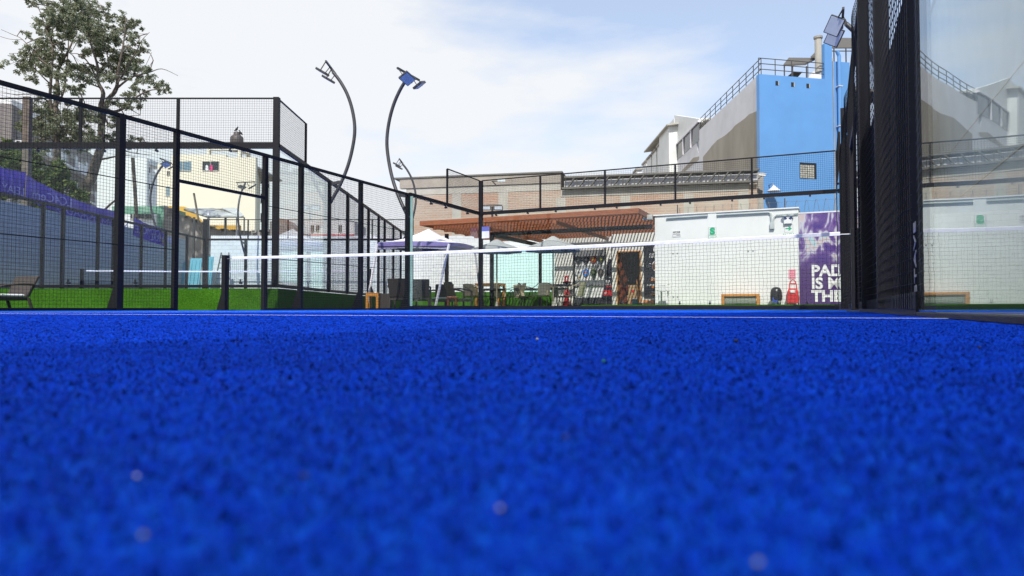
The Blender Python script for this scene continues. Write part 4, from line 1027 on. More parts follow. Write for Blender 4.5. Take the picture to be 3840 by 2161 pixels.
t = CTT('office_chair', 'dark red backed chair next to the fire extinguisher', 'chair', X, 24.8, LZ0)
MB().lathe([(0, 0), (.14, .01), (.17, .05), (.14, .09), (0, .10)], (0, 0, .92), 16).build('backrest', mat('maroon_plastic', (.12, .015, .03), .4), t)
MB().tube([(0, .02, .45), (0, .03, .95)], .02, 6).build('spine', M['black_plastic'], t)
MB().box(-.2, .2, -.38, .02, .43, .48).build('seat', M['black_plastic'], t, .02)
for x in (-.17, .17):
    for y in (-.34, -.02): MB().tube([(x, y, 0), (x, y, .43)], .014, 6).build('leg', M['chair_tube'], t)
# orange timber frames (bar table at the terrace, side table by the gazebo)
def frame_table(label, p0, p1, Y, depth, dark_side=True):
    X0, Z1 = OY(p0[0], p0[1], Y); X1, _ = OY(p1[0], p0[1], Y)
    t = CTT('wooden_table', label, 'table', X0, Y, LZ if Y > 20.2 else 0, 'orange wooden tables')
    h_ = Z1-(LZ if Y > 20.2 else 0); L2 = X1-X0
    MB().box(0, L2, 0, depth, h_-.10, h_).build('tabletop', M['orange_wood'], t, .006)
    for x in (0, L2-.09):
        for y in (0, depth-.09): MB().box(x, x+.09, y, y+.09, 0, h_-.101).build('leg', M['orange_wood'], t, .005)
    return t
frame_table('orange wooden bar table behind the far corner post and parasol pole', (1781, 1063), (1872, 1063), 25.4, .6)
# gazebo-side furniture stands beyond the left fence: world placement
def at_ground(px, y): return at(px, 1150, y)
p = at_ground(1371, 20.5)
t = thing('wooden_table', 'orange wooden side table with dark side beyond the left fence', 'table', (p.x, 20.5, -.03), 0, 'orange wooden tables')
hT = at(1390, 1098, 20.5).z+.03; wT = (1418-1371)/F*20.5
MB().box(0, wT, 0, .55, hT-.11, hT).build('tabletop', M['orange_wood'], t, .005)
for x in (0, wT-.07):
    for y in (0, .48): MB().box(x, x+.07, y, y+.07, 0, hT-.111).build('leg', M['orange_wood'], t, .004)
t = thing('wicker_cube', 'dark wicker cube stool right of the orange side table', 'stool', (p.x+wT+.12, 20.7, -.03), 0)
MB().box(-.1, .2, 0, .4, .07, hT-.02).build('seat_body', M['wicker'], t, .01)
for x in (-.09, .15):
    for y in (.02, .34): MB().box(x, x+.04, y, y+.04, 0, .069).build('foot', M['wicker'], t)
def wicker_chair(label, loc, rz, cush=True, sc=1.0):
    t = thing('wicker_armchair', label, 'armchair', loc, rz, 'dark wicker armchairs around the court')
    # faces local -y
    MB().box(-.28, .28, -.28, .24, .28, .36).build('seat', M['wicker'], t, .015)
    MB().slab([(-.29, .20, .361), (.29, .20, .361), (.31, .36, .86), (-.31, .36, .86)], (0, .05, .015)).build('backrest', M['wicker'], t, .012)
    for s in (-1, 1):
        MB().tube(spline([(s*.31, .31, .66), (s*.33, .1, .665), (s*.33, -.16, .63), (s*.31, -.29, .58)], 3), .026, 8).build('armrest', M['wicker'], t)
        MB().tube([(s*.31, -.29, .60), (s*.30, -.28, 0)], .027, 8).build('leg', M['wicker'], t)
        MB().tube([(s*.29, .22, .34), (s*.29, .30, 0)], .027, 8).build('leg', M['wicker'], t)
    if cush:
        o = MB().box(-.26, .26, -.27, .19, .361, .43).build('seat_cushion', M['cushion_white'], t, .03)
    return t
p = at(78, 1160, 13.3)
w0 = wicker_chair('dark wicker armchair with white seat cushion in front of the green bank at far left', (p.x-.10, 13.0, -.04), rad(-22), True)
w0.scale = (1.08, 1.08, .80)
w1 = wicker_chair('dark wicker armchair seen from behind left of the glass corner post', (at(1510, 1100, 19.0).x, 19.0, -.03), rad(172), False)
clone(w1, (at(1570, 1100, 19.6).x, 19.6, -.03), rad(186), 'wicker armchair seen from behind through the greenish glass edge')
w2 = wicker_chair('wicker armchair with pale grey cushion facing the camera under the gazebo', (at(1657, 1100, 22.6).x, 22.6, -.03), rad(-8), True)
w2.children[-1].data = w2.children[-1].data.copy(); w2.children[-1].data.materials[0] = M['cushion_grey']
clone(w1, (at(1722, 1100, 21.4).x, 21.4, -.03), rad(118), 'wicker armchair turned sideways right of the gazebo leg')
p = at(1694, 1150, 20.6)
t = thing('coffee_table', 'small reddish wooden stool table between the wicker chairs', 'table', (p.x, 20.9, -.03))
MB().box(-.16, .14, -.15, .15, .36, .42).build('tabletop', M['door_wood'], t, .006)
for x in (-.13, .11):
    for y in (-.12, .12): MB().box(x-.02, x+.02, y-.02, y+.02, 0, .359).build('leg', M['door_wood'], t)
# ------------------------------------------------------------------ gazebo
cs = [at(1416, 922, 21.6), at(1684, 922, 20.6), at(1780, 936, 23.8)]
cs.append(cs[0]+cs[2]-cs[1])
ft = [at(1375, 1152, 21.2), at(1633, 1150, 20.2), at(1806, 1150, 24.1)]
ft.append(Vector((cs[3].x-.3, cs[3].y+.4, -.03)))
top = sum(cs, Vector())/4; 
tp = at(1607, 859, top.y)
gz = thing('gazebo', 'pale lilac pop-up gazebo with purple valance and slanting legs', 'gazebo', (top.x, top.y, -.03))
b = MB(); apex = Vector((top.x, top.y, tp.z))
m = 4; rings = []
vs = [tuple(apex)]
E_ = []
for i in range(4):
    a_, c_ = cs[i], cs[(i+1) % 4]
    for k in range(6): 
        pnt = a_.lerp(c_, k/6); pnt = pnt + Vector((0, 0, .10 + .04*math.sin(math.pi*k/6))); E_.append(pnt)
q = len(E_)
for j in range(1, m+1):
    s = j/m
    for e in E_: vs.append(tuple(apex.lerp(e, s) - Vector((0, 0, .10*math.sin(math.pi*s)))))
fs = [(0, 1+k, 1+(k+1) % q) for k in range(q)]+[(1+(j-1)*q+k, 1+j*q+k, 1+j*q+(k+1) % q, 1+(j-1)*q+(k+1) % q) for j in range(1, m) for k in range(q)]
b.add(vs, fs); b.build('canopy', M['gazebo_top'], gz, world=True)
b = MB()
for k in range(q):
    a_, c_ = E_[k], E_[(k+1) % q]
    b.slab([a_, c_, c_-Vector((0, 0, .20)), a_-Vector((0, 0, .20))], (Vector((top.x, top.y, 0))-Vector((a_.x, a_.y, 0))).normalized()*.006)
b.build('valance', M['gazebo_valance'], gz, world=True)
b = MB()
for k in range(q): b.wire(E_[k]-Vector((0, 0, .205)), E_[(k+1) % q]-Vector((0, 0, .205)), .010)
b.build('valance_trim', M['white_plain'], gz, world=True)
for a_, c_ in zip(cs, ft): MB().beam(a_+Vector((0, 0, .05)), c_, .05, .05).build('leg', M['white_steel'], gz, world=True)
b = MB()
for i in range(4): b.beam(cs[i]-Vector((0, 0, .02)), cs[(i+1) % 4]-Vector((0, 0, .02)), .03, .03)
b.build('frame', M['grey_steel'], gz, world=True)
# ------------------------------------------------------------------ boundary walls, banner and clutter behind the raised court
wl = thing('white_brick_wall', 'long white painted brick wall behind the raised court and terrace', 'wall', (-16.2, 37.2, 0))
MB().box(0, 18.9, 0, .25, -.04, 3.95).build('wall', M['white_brick'], wl)
wl2 = thing('blue_wall', 'pale turquoise wall closing the terrace behind the parasols', 'wall', (at(1838, 1000, 36.9).x, 36.9, .1))
MB().box(0, at(2085, 1000, 36.9).x-at(1838, 1000, 36.9).x, 0, .2, 0, at(1960, 945, 36.9).z-.1).build('wall', mat('pale_turquoise_paint', (.55, .78, .78), .7, 0, .05, 1.2, .2, 12), wl2)
MB().box(0, at(2085, 1000, 36.9).x-at(1838, 1000, 36.9).x, -.004, .204, at(1960, 945, 36.9).z-.099, at(1960, 935, 36.9).z-.1).build('coping', mat('turquoise_band', (.22, .48, .55), .7), wl2)
lw = thing('block_wall', 'blue grey block wall running along the left of the raised court', 'wall', (-17.3, 13, 0))
MB().box(-.25, 0, 0, 24.0, -.04, 3.7).build('wall', M['blue_block'], lw)
BX = -15.5
def banner(label, top_, bot_, texts):
    """profiles are (px, py) along the fence line x = BX"""
    T_ = [atx(x, y, BX) for x, y in top_]; B_ = [atx(x, y, BX) for x, y in bot_]
    y0_, y1_ = T_[0].y, T_[-1].y
    t = thing('purple_banner', label, 'banner', (BX, y0_, 0), 0, 'purple banners on the left fence')
    zi = lambda P, y: float(np.interp(y, [p_.y for p_ in P], [p_.z for p_ in P]))
    n = 24; vs = []
    for k in range(n+1):
        y = y0_+(y1_-y0_)*k/n
        for j in range(5):
            z = zi(B_, y)+(zi(T_, y)-zi(B_, y))*j/4
            vs.append((BX+.03*math.sin(k*1.3+j*.4), y, z))
    b = MB().add(vs, [(k*5+j, (k+1)*5+j, (k+1)*5+j+1, k*5+j+1) for k in range(n) for j in range(4)])
    vs2 = [(x-.01, y, z) for x, y, z in vs]; nn = len(vs)
    b.add(vs2, [(k*5+j, k*5+j+1, (k+1)*5+j+1, (k+1)*5+j) for k in range(n) for j in range(4)])
    b.build('banner_sheet', M['purple_banner'], t, world=True)
    for body, px, py, size, fl in texts:
        p_ = atx(px, py, BX)
        # lettering is seen from its back: mirrored
        text('lettering', body, size, M['banner_ink'], t, (.05, p_.y-y0_, p_.z), rot=(rad(90), 0, rad(90)), mirror=True, align='RIGHT', sx=fl)
    return t
banner('purple banner piece nearest at left with large reversed lettering', [(-60, 612), (0, 627), (50, 638), (94, 646)], [(-60, 716), (0, 730), (50, 739), (94, 746)], [('LEJAY', 0, 716, .36, 1.1)])
banner('long drooping purple banner in the middle of the left fence with reversed lettering', [(97, 655), (179, 702), (269, 743), (367, 779), (453, 796)], [(97, 750), (179, 783), (242, 805), (381, 837), (453, 860)], [('LC4Cem', 112, 742, .42, 1.35), ('OPADO', 208, 795, .38, 1.5), ('LLAMADO', 295, 828, .36, 1.6), ('NEMPA', 393, 843, .36, 1.3)])
banner('farthest purple banner piece on the left fence with small reversed lettering', [(500, 814), (551, 841), (618, 859)], [(500, 884), (556, 904), (618, 924)], [('OTMOLE', 503, 872, .45, 1.1), ('NATURAL', 559, 900, .42, 1.1)])
# ladder and boards behind the raised court
p = at(822, 1070, 36.4)
t = thing('ladder', 'ladder leaning on the white brick wall behind the raised court', 'ladder', (p.x, 36.6, .46))
zt = at(820, 945, 36.6).z-.46
b = MB()
for x in (-.25, .25): b.beam((x, -.6, 0), (x*.8, .5, zt), .05, .05)
b.build('rail', M['grey_steel'], t)
b = MB()
for k in range(1, 9): b.beam((-.24, -.6+1.1*k/9, zt*k/9), (.24, -.6+1.1*k/9, zt*k/9), .035, .035)
b.build('rung', M['grey_steel'], t)
for px0, px1, pyt, lab in ((705, 748, 968, 'teal board left of the ladder'), (755, 792, 962, 'teal board between two posts beside the ladder'), (640, 690, 980, 'dull teal board at the left behind the raised court')):
    p0 = at(px0, pyt, 36.2); p1 = at(px1, pyt, 36.2)
    t = thing('teal_board', lab, 'board', (p0.x, 36.2, .46), 0, 'teal boards behind the raised court')
    MB().slab([(0, -.2, 0), (p1.x-p0.x, -.2, 0), (p1.x-p0.x, .3, p0.z-.46), (0, .3, p0.z-.46)], (0, .05, .01)).build('board', M['teal_board'], t)
    b = MB()
    for k in range(3): b.beam(((k+.5)*(p1.x-p0.x)/3, -.23, .1), ((k+.5)*(p1.x-p0.x)/3, .26, p0.z-.56), .04, .02)
    b.build('batten', M['teal_board'], t)
# ------------------------------------------------------------------ brick warehouse with truss roof
wy = 36.0
wp0 = at(1500, 1000, 39.0); wp1 = at(2842, 1000, 35.0)
wrz = math.atan2(wp1.y-wp0.y, wp1.x-wp0.x); WL = math.hypot(wp1.x-wp0.x, wp1.y-wp0.y)
wh = thing('brick_warehouse', 'long weathered brick warehouse with corrugated eaves and open truss roof', 'warehouse', (wp0.x, wp0.y, 0), wrz)
def wq(px, py):
    """pixel -> (s, z) on the warehouse front"""
    d = ray(px, py); n = Vector((-math.sin(wrz), math.cos(wrz), 0)); k = n.dot(Vector((wp0.x, wp0.y, 0)))/n.dot(d)
    P_ = d*k; return (P_.x-wp0.x)*math.cos(wrz)+(P_.y-wp0.y)*math.sin(wrz), P_.z+H
s_c, z_t = wq(2103, 700); zl0 = wq(1530, 708)[1]; s_e = wq(2840, 700)[0]; zb1 = wq(2500, 700)[1]
zbL = wq(1520, 672)[1]; zcR = wq(2095, 655)[1]
MB().prism([(.35, -.04), (WL, -.04), (WL, zb1), (s_c, zb1), (s_c, zl0), (.35, zl0)], 'y', 0, .25).build('brick_wall', M['brick'], wh)
b = MB(); n = 130
zA, zB = zl0+.004, zbL
for k in range(n):
    x0_ = -.02+(s_c+.02)*k/n; x1_ = -.02+(s_c+.02)*(k+1)/n; xm = (x0_+x1_)/2
    zt0 = zbL+(zcR-zbL)*k/n
    b.add([(x0_, -.06, zA), (xm, -.11, zA), (x1_, -.06, zA), (x0_, -.06, zt0), (xm, -.11, zt0), (x1_, -.06, zt0)], [(0, 1, 4, 3), (1, 2, 5, 4)])
b.box(0, s_c, .0, .2, zA, zbL-.01)
b.build('corrugated_eaves', M['corrugated'], wh)
MB().prism([(-.35, zbL), (s_c+.1, zcR+.08), (s_c+.1, zcR+.16), (-.35, zbL+.08)], 'y', -.14, 12).build('roof', M['truss_steel'], wh)
for px in (1712, 1887, 2104, 2346, 2584, 2790):
    s_ = wq(px, 900)[0]
    MB().box(s_-.26, s_+.26, -.02, -.001, -.04, (zl0 if s_ < s_c else zb1)-.40).build('concrete_column', M['concrete_pale'], wh)
MB().box(.36, s_c, -.022, -.002, zl0-.39, zl0-.01).build('ring_beam', M['concrete_pale'], wh)
MB().box(s_c+.01, WL-.4, -.022, -.002, zb1-.36, zb1-.01).build('ring_beam', M['concrete_pale'], wh)
zT = wq(2500, 652)[1]
MB().box(s_c+.25, s_e, -.42, -.30, zT-.09, zT).build('truss_chord', M['truss_steel'], wh); MB().box(s_c+.1, s_e, -.30, -.14, zb1+.02, zb1+.12).build('truss_chord', M['truss_steel'], wh)
nb = 16; b = MB()
for k in range(nb):
    a = s_c+.3+(s_e-s_c-.4)*k/nb; c = s_c+.3+(s_e-s_c-.4)*(k+1)/nb
    b.beam((a, -.24, zb1+.1), (a, -.34, zT-.08), .05, .05); b.beam((a+.12, -.24, zb1+.1), (c-.1, -.36, zT-.08), .11, .06)
b.build('truss_bracing', M['truss_steel'], wh)
MB().box(s_c+.2, s_e, -.10, .0, zb1+.13, zT-.19).build('roof_sheeting', M['truss_panel'], wh)
MB().prism([(s_c+.2, zT), (s_e+.1, zT), (s_e+.1, zT+.05), (s_c+.2, zT+.05)], 'y', -.16, 12).build('roof', M['truss_steel'], wh)
# ------------------------------------------------------------------ blue and white building
bc = at(2847, 278, 40.0)
bz_t = bc.z
fd = Vector((.974, .225, 0)).normalized(); brz = math.atan2(fd.y, fd.x)
bb = thing('blue_building', 'tall building with bright blue front and long white side wall with bare cement patch', 'building', (bc.x, bc.y, 0), brz)
def bq(px, py):
    d = ray(px, py); n = Vector((-fd.y, fd.x, 0)); k = n.dot(Vector((bc.x, bc.y, 0)))/n.dot(d)
    P_ = d*k; return (P_.x-bc.x)*fd.x+(P_.y-bc.y)*fd.y, P_.z+H
def bs(px, py, off=0.):
    return atx(px, py, bc.x-off)
prof = [(0, -.04)] + [bq(*p_) for p_ in ((2847, 278), (3093, 297), (3092, 163), (3120, 163), (3120, 230), (3186, 235))]
xe = prof[-1][0]; prof += [(xe, -.04)]
MB().prism(prof, 'y', 0, .3).build('blue_front', M['sky_blue'], bb)
# side wall, body
s0 = bs(2847, 278); s1 = bs(2620, 491); s2 = bs(2440, 640)
b = MB(); yb = 75.0
b.slab([(bc.x, bc.y+.03, -.04), (bc.x, bc.y+.03, bz_t), (bc.x, s1.y, s1.z), (bc.x, s1.y, s1.z-1.85), (bc.x, 53.9+.0, bs(2620, 519).z*1.0), (bc.x, 62, bs(2530, 609).z), (bc.x, yb, bz_t-3.2), (bc.x, yb, -.04)], (.06, 0, 0))
b.build('white_side_wall', M['pale_wall'], bb, world=True)
b = MB(); b.slab([(bc.x+.31, bc.y+.4, bz_t-.30), (bc.x+9, bc.y+2.6, bz_t-.30), (bc.x+9, 74, bz_t-.30), (bc.x+.31, s1.y, bz_t-.30)], (0, 0, .15))
b.build('flat_roof', M['concrete'], bb, world=True)
pat = [(2848, 409), (2836, 418), (2809, 429), (2790, 447), (2755, 472), (2745, 485), (2722, 506), (2705, 517), (2689, 526), (2668, 549), (2655, 566), (2636, 589), (2637, 649), (2848, 649)]
P3 = [bs(x, y, .012) for x, y in pat]; P3[0].y = bc.y+.02; P3[-1].y = bc.y+.02
MB().slab(P3, (.010, 0, 0)).build('bare_cement_patch', M['bare_render'], bb, world=True)
P3 = [bs(x, y, .012) for x, y in ((2463, 604), (2507, 566), (2528, 549), (2528, 585), (2516, 590), (2510, 625), (2463, 650))]
MB().slab(P3, (.010, 0, 0)).build('bare_cement_patch', M['bare_render'], bb, world=True)
P3 = [bs(x, y, .012) for x, y in ((2548, 650), (2580, 615), (2600, 592), (2622, 587), (2620, 600), (2595, 620), (2560, 650))]
MB().slab(P3, (.008, 0, 0)).build('bare_cement_patch', M['bare_render'], bb, world=True)
# balcony opening in the side wall and rooftop rooms
A_ = [bs(2621, 458, .02), bs(2621, 527, .02), bs(2532, 608, .02), bs(2532, 547, .02)]
MB().slab(A_, (.015, 0, 0)).build('balcony_opening', M['window_dark'], bb, world=True)
b = MB()
for px in (2562, 2591): 
    u_, l_ = bs(px, 458+(2621-px)*1.0, .06), bs(px, 527+(2621-px)*.91, .06); b.beam(u_, l_, .12, .12)
b.beam(bs(2621, 455, .05), bs(2532, 547, .05), .16, .12)
b.build('balcony_post', M['white_steel'], bb, world=True)
zr0 = at(2508, 445, 58).z; x0_ = at(2505, 450, 58).x
b = MB().box(bc.x+.2, bc.x+8, 62, 70, bz_t-6, at(2526, 444, 62).z)
b.slab([bs(2621, 458), bs(2530, 548), Vector((bc.x, bs(2530, 548).y, at(2526, 444, 62).z+.0)), Vector((bc.x, bs(2621, 458).y, at(2612, 446, 53).z))], (.3, 0, 0))
b.build('rooftop_room', M['white_paint'], bb, world=True)
b = MB().box(at(2508, 470, 60).x, bc.x-.001, 60, 64, 6, at(2508, 470, 60).z)
b.build('rooftop_room', M['white_paint'], bb, world=True)
MB().slab([(at(2501, 471, 59.5).x, 59.5, at(2501, 471, 59.5).z+.01), (bc.x+6, 59.5, at(2525, 444, 59.5).z+.3), (bc.x+6, 70, at(2525, 444, 59.5).z+.3), (at(2501, 471, 59.5).x, 70, at(2501, 471, 59.5).z+.01)], (0, 0, .12)).build('rooftop_slab', M['concrete_pale'], bb, world=True)
for (pa, pb, pyt) in ((2482, 2508, 537), (2461, 2481, 564), (2441, 2460, 587), (2424, 2440, 607), (2389, 2406, 638)):
    yy = 2600*bc.x/(pb-1920)
    q0 = at(pa, pyt, yy); q1 = at(pb, pyt, yy)
    MB().box(q0.x, q1.x, yy, yy+2.0, 5, q0.z).build('stepped_parapet', M['white_paint'], bb, world=True)
    MB().box(q0.x-.15, q1.x+.1, yy-.2, yy+2, q0.z+.002, q0.z+.18).build('parapet_cap', M['concrete'], bb, world=True)
# openings in the blue front
for px in (2914, 2972.5, 3030):
    a_, z_ = bq(px-6, 320.5+(px-2914)*.087); c_, z2 = bq(px+6.5, 305+(px-2914)*.087)
    o = MB().box(a_, c_, -.012, -.002, z_, z2).build('vent_hole', M['window_dark'], bb)
    MB().box(c_-.05, c_, -.016, -.0125, z_, z2).build('vent_reveal', M['concrete_pale'], o)
a_, z_ = bq(2999, 669); c_, z2 = bq(3061, 613)
o = MB().box(a_, c_, -.02, -.002, z_, z2).build('glass_block_window', M['window_dark'], bb)
b = MB(); nn = 6
for i in range(nn):
    for j in range(nn):
        w_ = (c_-a_-.16)/nn; h_ = (z2-z_-.14)/nn
        b.box(a_+.02+i*w_, a_+.02+(i+.82)*w_, -.035, -.021, z_+.02+j*h_, z_+.02+(j+.82)*h_)
b.build('pane', M['glass_block'], o)
a_, z_ = bq(3138, 215); z2 = bq(3138, 1000)[1]
MB().tube([(a_-.15, -.2, z_+.3), (a_, -.2, z_), (a_, -.2, z2)], .11, 10).build('drainpipe', M['sky_blue'], bb)
for py in (330, 478, 560): zz = bq(3138, py)[1]; MB().box(a_-.14, a_+.14, -.33, -.05, zz, zz+.05).build('pipe_clamp', M['white_steel'], bb)
MB().tube([(a_-.28, -.03, z_-.1), (a_-.27, -.03, z2)], .035, 6).build('cable', M['concrete'], bb)
# vent pipe on the pillar
p0 = bq(3085, 170); 
MB().tube([(p0[0], .4, p0[1]-1.5), (p0[0], .4, bq(3085, 133)[1])], .2, 10).build('chimney_pipe', M['concrete_pale'], bb)
MB().tube([(p0[0], .4, bq(3085, 136)[1]), (p0[0], .4, bq(3085, 128)[1])], .26, 10).build('chimney_cap', M['concrete'], bb)
# railings
rl = MB(); z0r = bz_t
def rbar(a, c, r=.028): rl.beam(a, c, r*1.3, r*1.3)
yA, yB = bc.y+.1, s1.y
side = lambda t_: Vector((bc.x+.15, yA+(yB-yA)*t_, bz_t + (s1.z-bz_t)*t_))
for k in range(11):
    q0 = side(k/10); rbar(q0, q0+Vector((0, 0, .98)), .03)
for h_ in (.33, .66, .98): rbar(side(0)+Vector((0, 0, h_)), side(1)+Vector((0, 0, h_)))
fr0 = Vector((bc.x, bc.y+.1, 0)); e0 = prof[2][0]
for k in range(5):
    q0 = fr0+fd*(e0*k/4)+Vector((0, 0, bz_t+(prof[2][1]-prof[1][1])*k/4)); rbar(q0, q0+Vector((0, 0, .98)), .03)
for h_ in (.33, .66, .98): rbar(fr0+Vector((0, 0, bz_t+h_)), fr0+fd*e0+Vector((0, 0, prof[2][1]+h_)))
rl.build('roof_railing', M['grey_steel'], bb, world=True)
# roof shelter (awning on legs), rooftop stair wall
z_aw = at(2990, 235, 43).z
b = MB().slab([at(2938, 249, 42.5), at(3020, 245, 42.5), at(3060, 224, 45), at(2958, 223, 45)], (0, 0, .12)); b.build('roof_awning', M['awning'], bb, world=True)
b = MB()
for px in (2941, 2972, 3024): q0 = at(px, 249, 42.6); b.beam(q0, q0-Vector((0, 0, 1.6)), .06, .06)
b.build('awning_post', M['grey_steel'], bb, world=True)
b = MB().slab([at(3040, 218, 44), at(3080, 218, 44), at(3080, 195, 48), at(3058, 200, 48)], (0, 0, .1)); b.slab([at(3118, 183, 44), at(3200, 183, 44), at(3200, 148, 47), at(3126, 147, 47)], (0, 0, .1))
b.build('roof_awning', M['awning'], bb, world=True)
b = MB()
for px in (3127, 3172): q0 = at(px, 182, 44); b.beam(q0, q0-Vector((0, 0, 1.4)), .06, .06)
b.beam(at(3118, 192, 44), at(3200, 192, 44), .05, .05)
b.build('awning_post', M['grey_steel'], bb, world=True)
q0 = at(3010, 292, 44.5); q1 = at(3080, 292, 44.5)
b = MB().slab([q0-Vector((0, 0, .4)), q1-Vector((0, 0, .4)), at(3080, 258, 44.5), at(3050, 268, 44.5)], (0, .2, 0)); b.build('stair_wall', M['pale_wall'], bb, world=True)
b = MB().slab([at(2953, 288, 44), at(2992, 290, 44), at(3010, 270, 44), at(2975, 268, 44)], (0, 2.0, 0)); b.build('dark_roof_box', M['awning'], bb, world=True)
# concrete column, cctv camera, dome lamp
q0 = at(2836, 1000, 37.5); q1 = at(2867, 1000, 37.5)
cc = thing('concrete_column', 'raw concrete column between the brick warehouse and blue front', 'column', (q0.x, 37.5, 0))
MB().box(0, q1.x-q0.x, 0, .5, -.04, at(2850, 655, 37.5).z).build('shaft', M['concrete'], cc, .02)
MB().box(-.05, q1.x-q0.x+.02, -.03, .53, at(2850, 655, 37.5).z+.002, at(2850, 648, 37.5).z).build('cap', M['concrete_pale'], cc)
q0 = at(2852, 661, 37.0)
t = thing('security_camera', 'white security camera on the concrete column', 'camera', tuple(q0))
MB().beam((-.16, -.15, .06), (.18, -.25, .0), .12, .12).build('camera_body', M['white_plain'], t, .01)
MB().beam((-.18, -.14, .13), (.22, -.27, .06), .15, .02).build('sun_hood', M['white_plain'], t)
MB().beam((0, -.15, -.02), (0, .48, -.10), .04, .04).build('bracket', M['grey_plastic'], t)
q0 = bq(2883, 719)
t = thing('dome_lamp', 'white conical wall lamp low on the blue front', 'lamp', tuple(Vector((bc.x, bc.y, 0))+fd*q0[0]+Vector((0, 0, q0[1]))), brz)
MB().lathe([(0, .28), (.05, .27), (.10, .2), (.36, -.02), (.38, -.08), (.34, -.08), (0, .1)], (0, -.5, 0), 18).build('lamp_shade', M['white_plain'], t, smooth=True)
MB().tube([(0, -.5, .26), (0, -.4, .4), (0, -.003, .38)], .03, 6).build('lamp_arm', M['zinc'], t)
# ------------------------------------------------------------------ buildings at the left
def block(root, x0, x1, y0, y1, z1, m, name='wall'): return MB().box(x0, x1, y0, y1, -.04, z1).build(name, m, root, world=True)
def win(root, px0, py0, px1, py1, y, m=None, name='window', fr=True):
    a_ = at(px0, py1, y); c_ = at(px1, py0, y)
    o = MB().box(a_.x, c_.x, y-.02, y-.004, a_.z, c_.z).build(name, m or M['window_dark'], root, world=True)
    if fr:
        b = MB(); k = .06
        b.box(a_.x, c_.x, y-.05, y-.021, a_.z, a_.z+k); b.box((a_.x+c_.x)/2-.03, (a_.x+c_.x)/2+.03, y-.05, y-.021, a_.z+k, c_.z)
        b.build('frame', M['concrete_pale'], o, world=True)
    return o
yy = 58.0
A = at(591, 613, yy); B_ = at(643, 584, yy); C_ = at(959, 591, yy)
yb_ = thing('yellow_building', 'pale yellow apartment building with dark openings and rooftop water tank', 'building', (A.x, yy, 0))
zs = at(850, 580, yy).z; zs2 = at(900, 590, yy).z; xs = at(847, 590, yy).x
MB().prism([(0, -.04), (C_.x-A.x, -.04), (C_.x-A.x, zs2), (xs-A.x, zs2), (xs-A.x, zs), (B_.x-A.x, zs), (B_.x-A.x, A.z), (0, A.z)], 'y', 0, .4).build('wall', M['yellow_wall'], yb_)
D_ = at(977, 617, 66)
MB().slab([(C_.x+.002, yy+.01, -.04), (C_.x+.002, yy+.01, zs2), (D_.x, 66, zs2), (D_.x, 66, -.04)], (-.3, .1, 0)).build('side_wall', M['yellow_shaded'], yb_, world=True)
MB().box(A.x+.3, C_.x-.4, yy+.41, yy+8, zs2-.6, zs2-.45).build('flat_roof', M['concrete'], yb_, world=True)
win(yb_, 759, 606, 821, 642, yy); win(yb_, 655, 606, 718, 643, yy, M['window_blue']); win(yb_, 622, 700, 637, 738, yy, M['window_blue']); win(yb_, 626, 642, 637, 660, yy)
# laundry at the window
a_ = at(766, 640, yy-.1)
for dx, c_, lab in ((.05, (.7, .7, .72), 'white cloth hanging in the open yellow building window'), (.42, (.62, .05, .2), 'red cloth hanging in the open yellow building window')):
    t = thing('laundry', lab, 'cloth', (a_.x+dx, yy-.06, a_.z), 0, 'laundry in the window')
    MB().slab([(0, 0, 0), (.3, -.02, .02), (.26, 0, .42), (.1, -.02, .5), (.02, 0, .36)], (0, .025, 0)).build('cloth', mat('laundry_cloth', c_, .8), t)
# rooftop frame
y_f = 60.0
b = MB()
def fbox(px0, py0, px1, py1, y, d): a_ = at(px0, py1, y); c_ = at(px1, py0, y); b.box(a_.x, c_.x, y, y+d, a_.z, c_.z)
fbox(776, 552, 902, 562.5, y_f, .4); fbox(776, 563, 785, 582, y_f, .4); fbox(892, 563, 902, 592, y_f, .4); fbox(902.5, 552, 933, 575, y_f+2.5, .5)
fbox(924, 575, 934, 592, y_f+3, .4)
b.build('rooftop_frame', M['yellow_wall'], yb_, world=True)
# second wing
A2 = at(979, 646, 66); B2 = at(998, 645, 66); C2 = at(1012, 660, 72)
MB().slab([(A2.x, 66.2, -.04), (A2.x, 66.2, A2.z), (B2.x, 66.2, A2.z), (B2.x, 66.2, -.04)], (0, .4, 0)).build('wing_wall', M['yellow_wall'], yb_, world=True)
MB().slab([(B2.x+.002, 66.21, -.04), (B2.x+.002, 66.21, A2.z), (C2.x, 72, A2.z), (C2.x, 72, -.04)], (-.3, .1, 0)).build('wing_side', M['yellow_shaded'], yb_, world=True)
for py0, py1 in ((653, 690), (727, 764), (800, 834)): win(yb_, 977, py0, 991, py1, 66.19)
for py0 in (670, 690): win(yb_, 1000, py0, 1009, py0+16, 67, M['window_dark'])
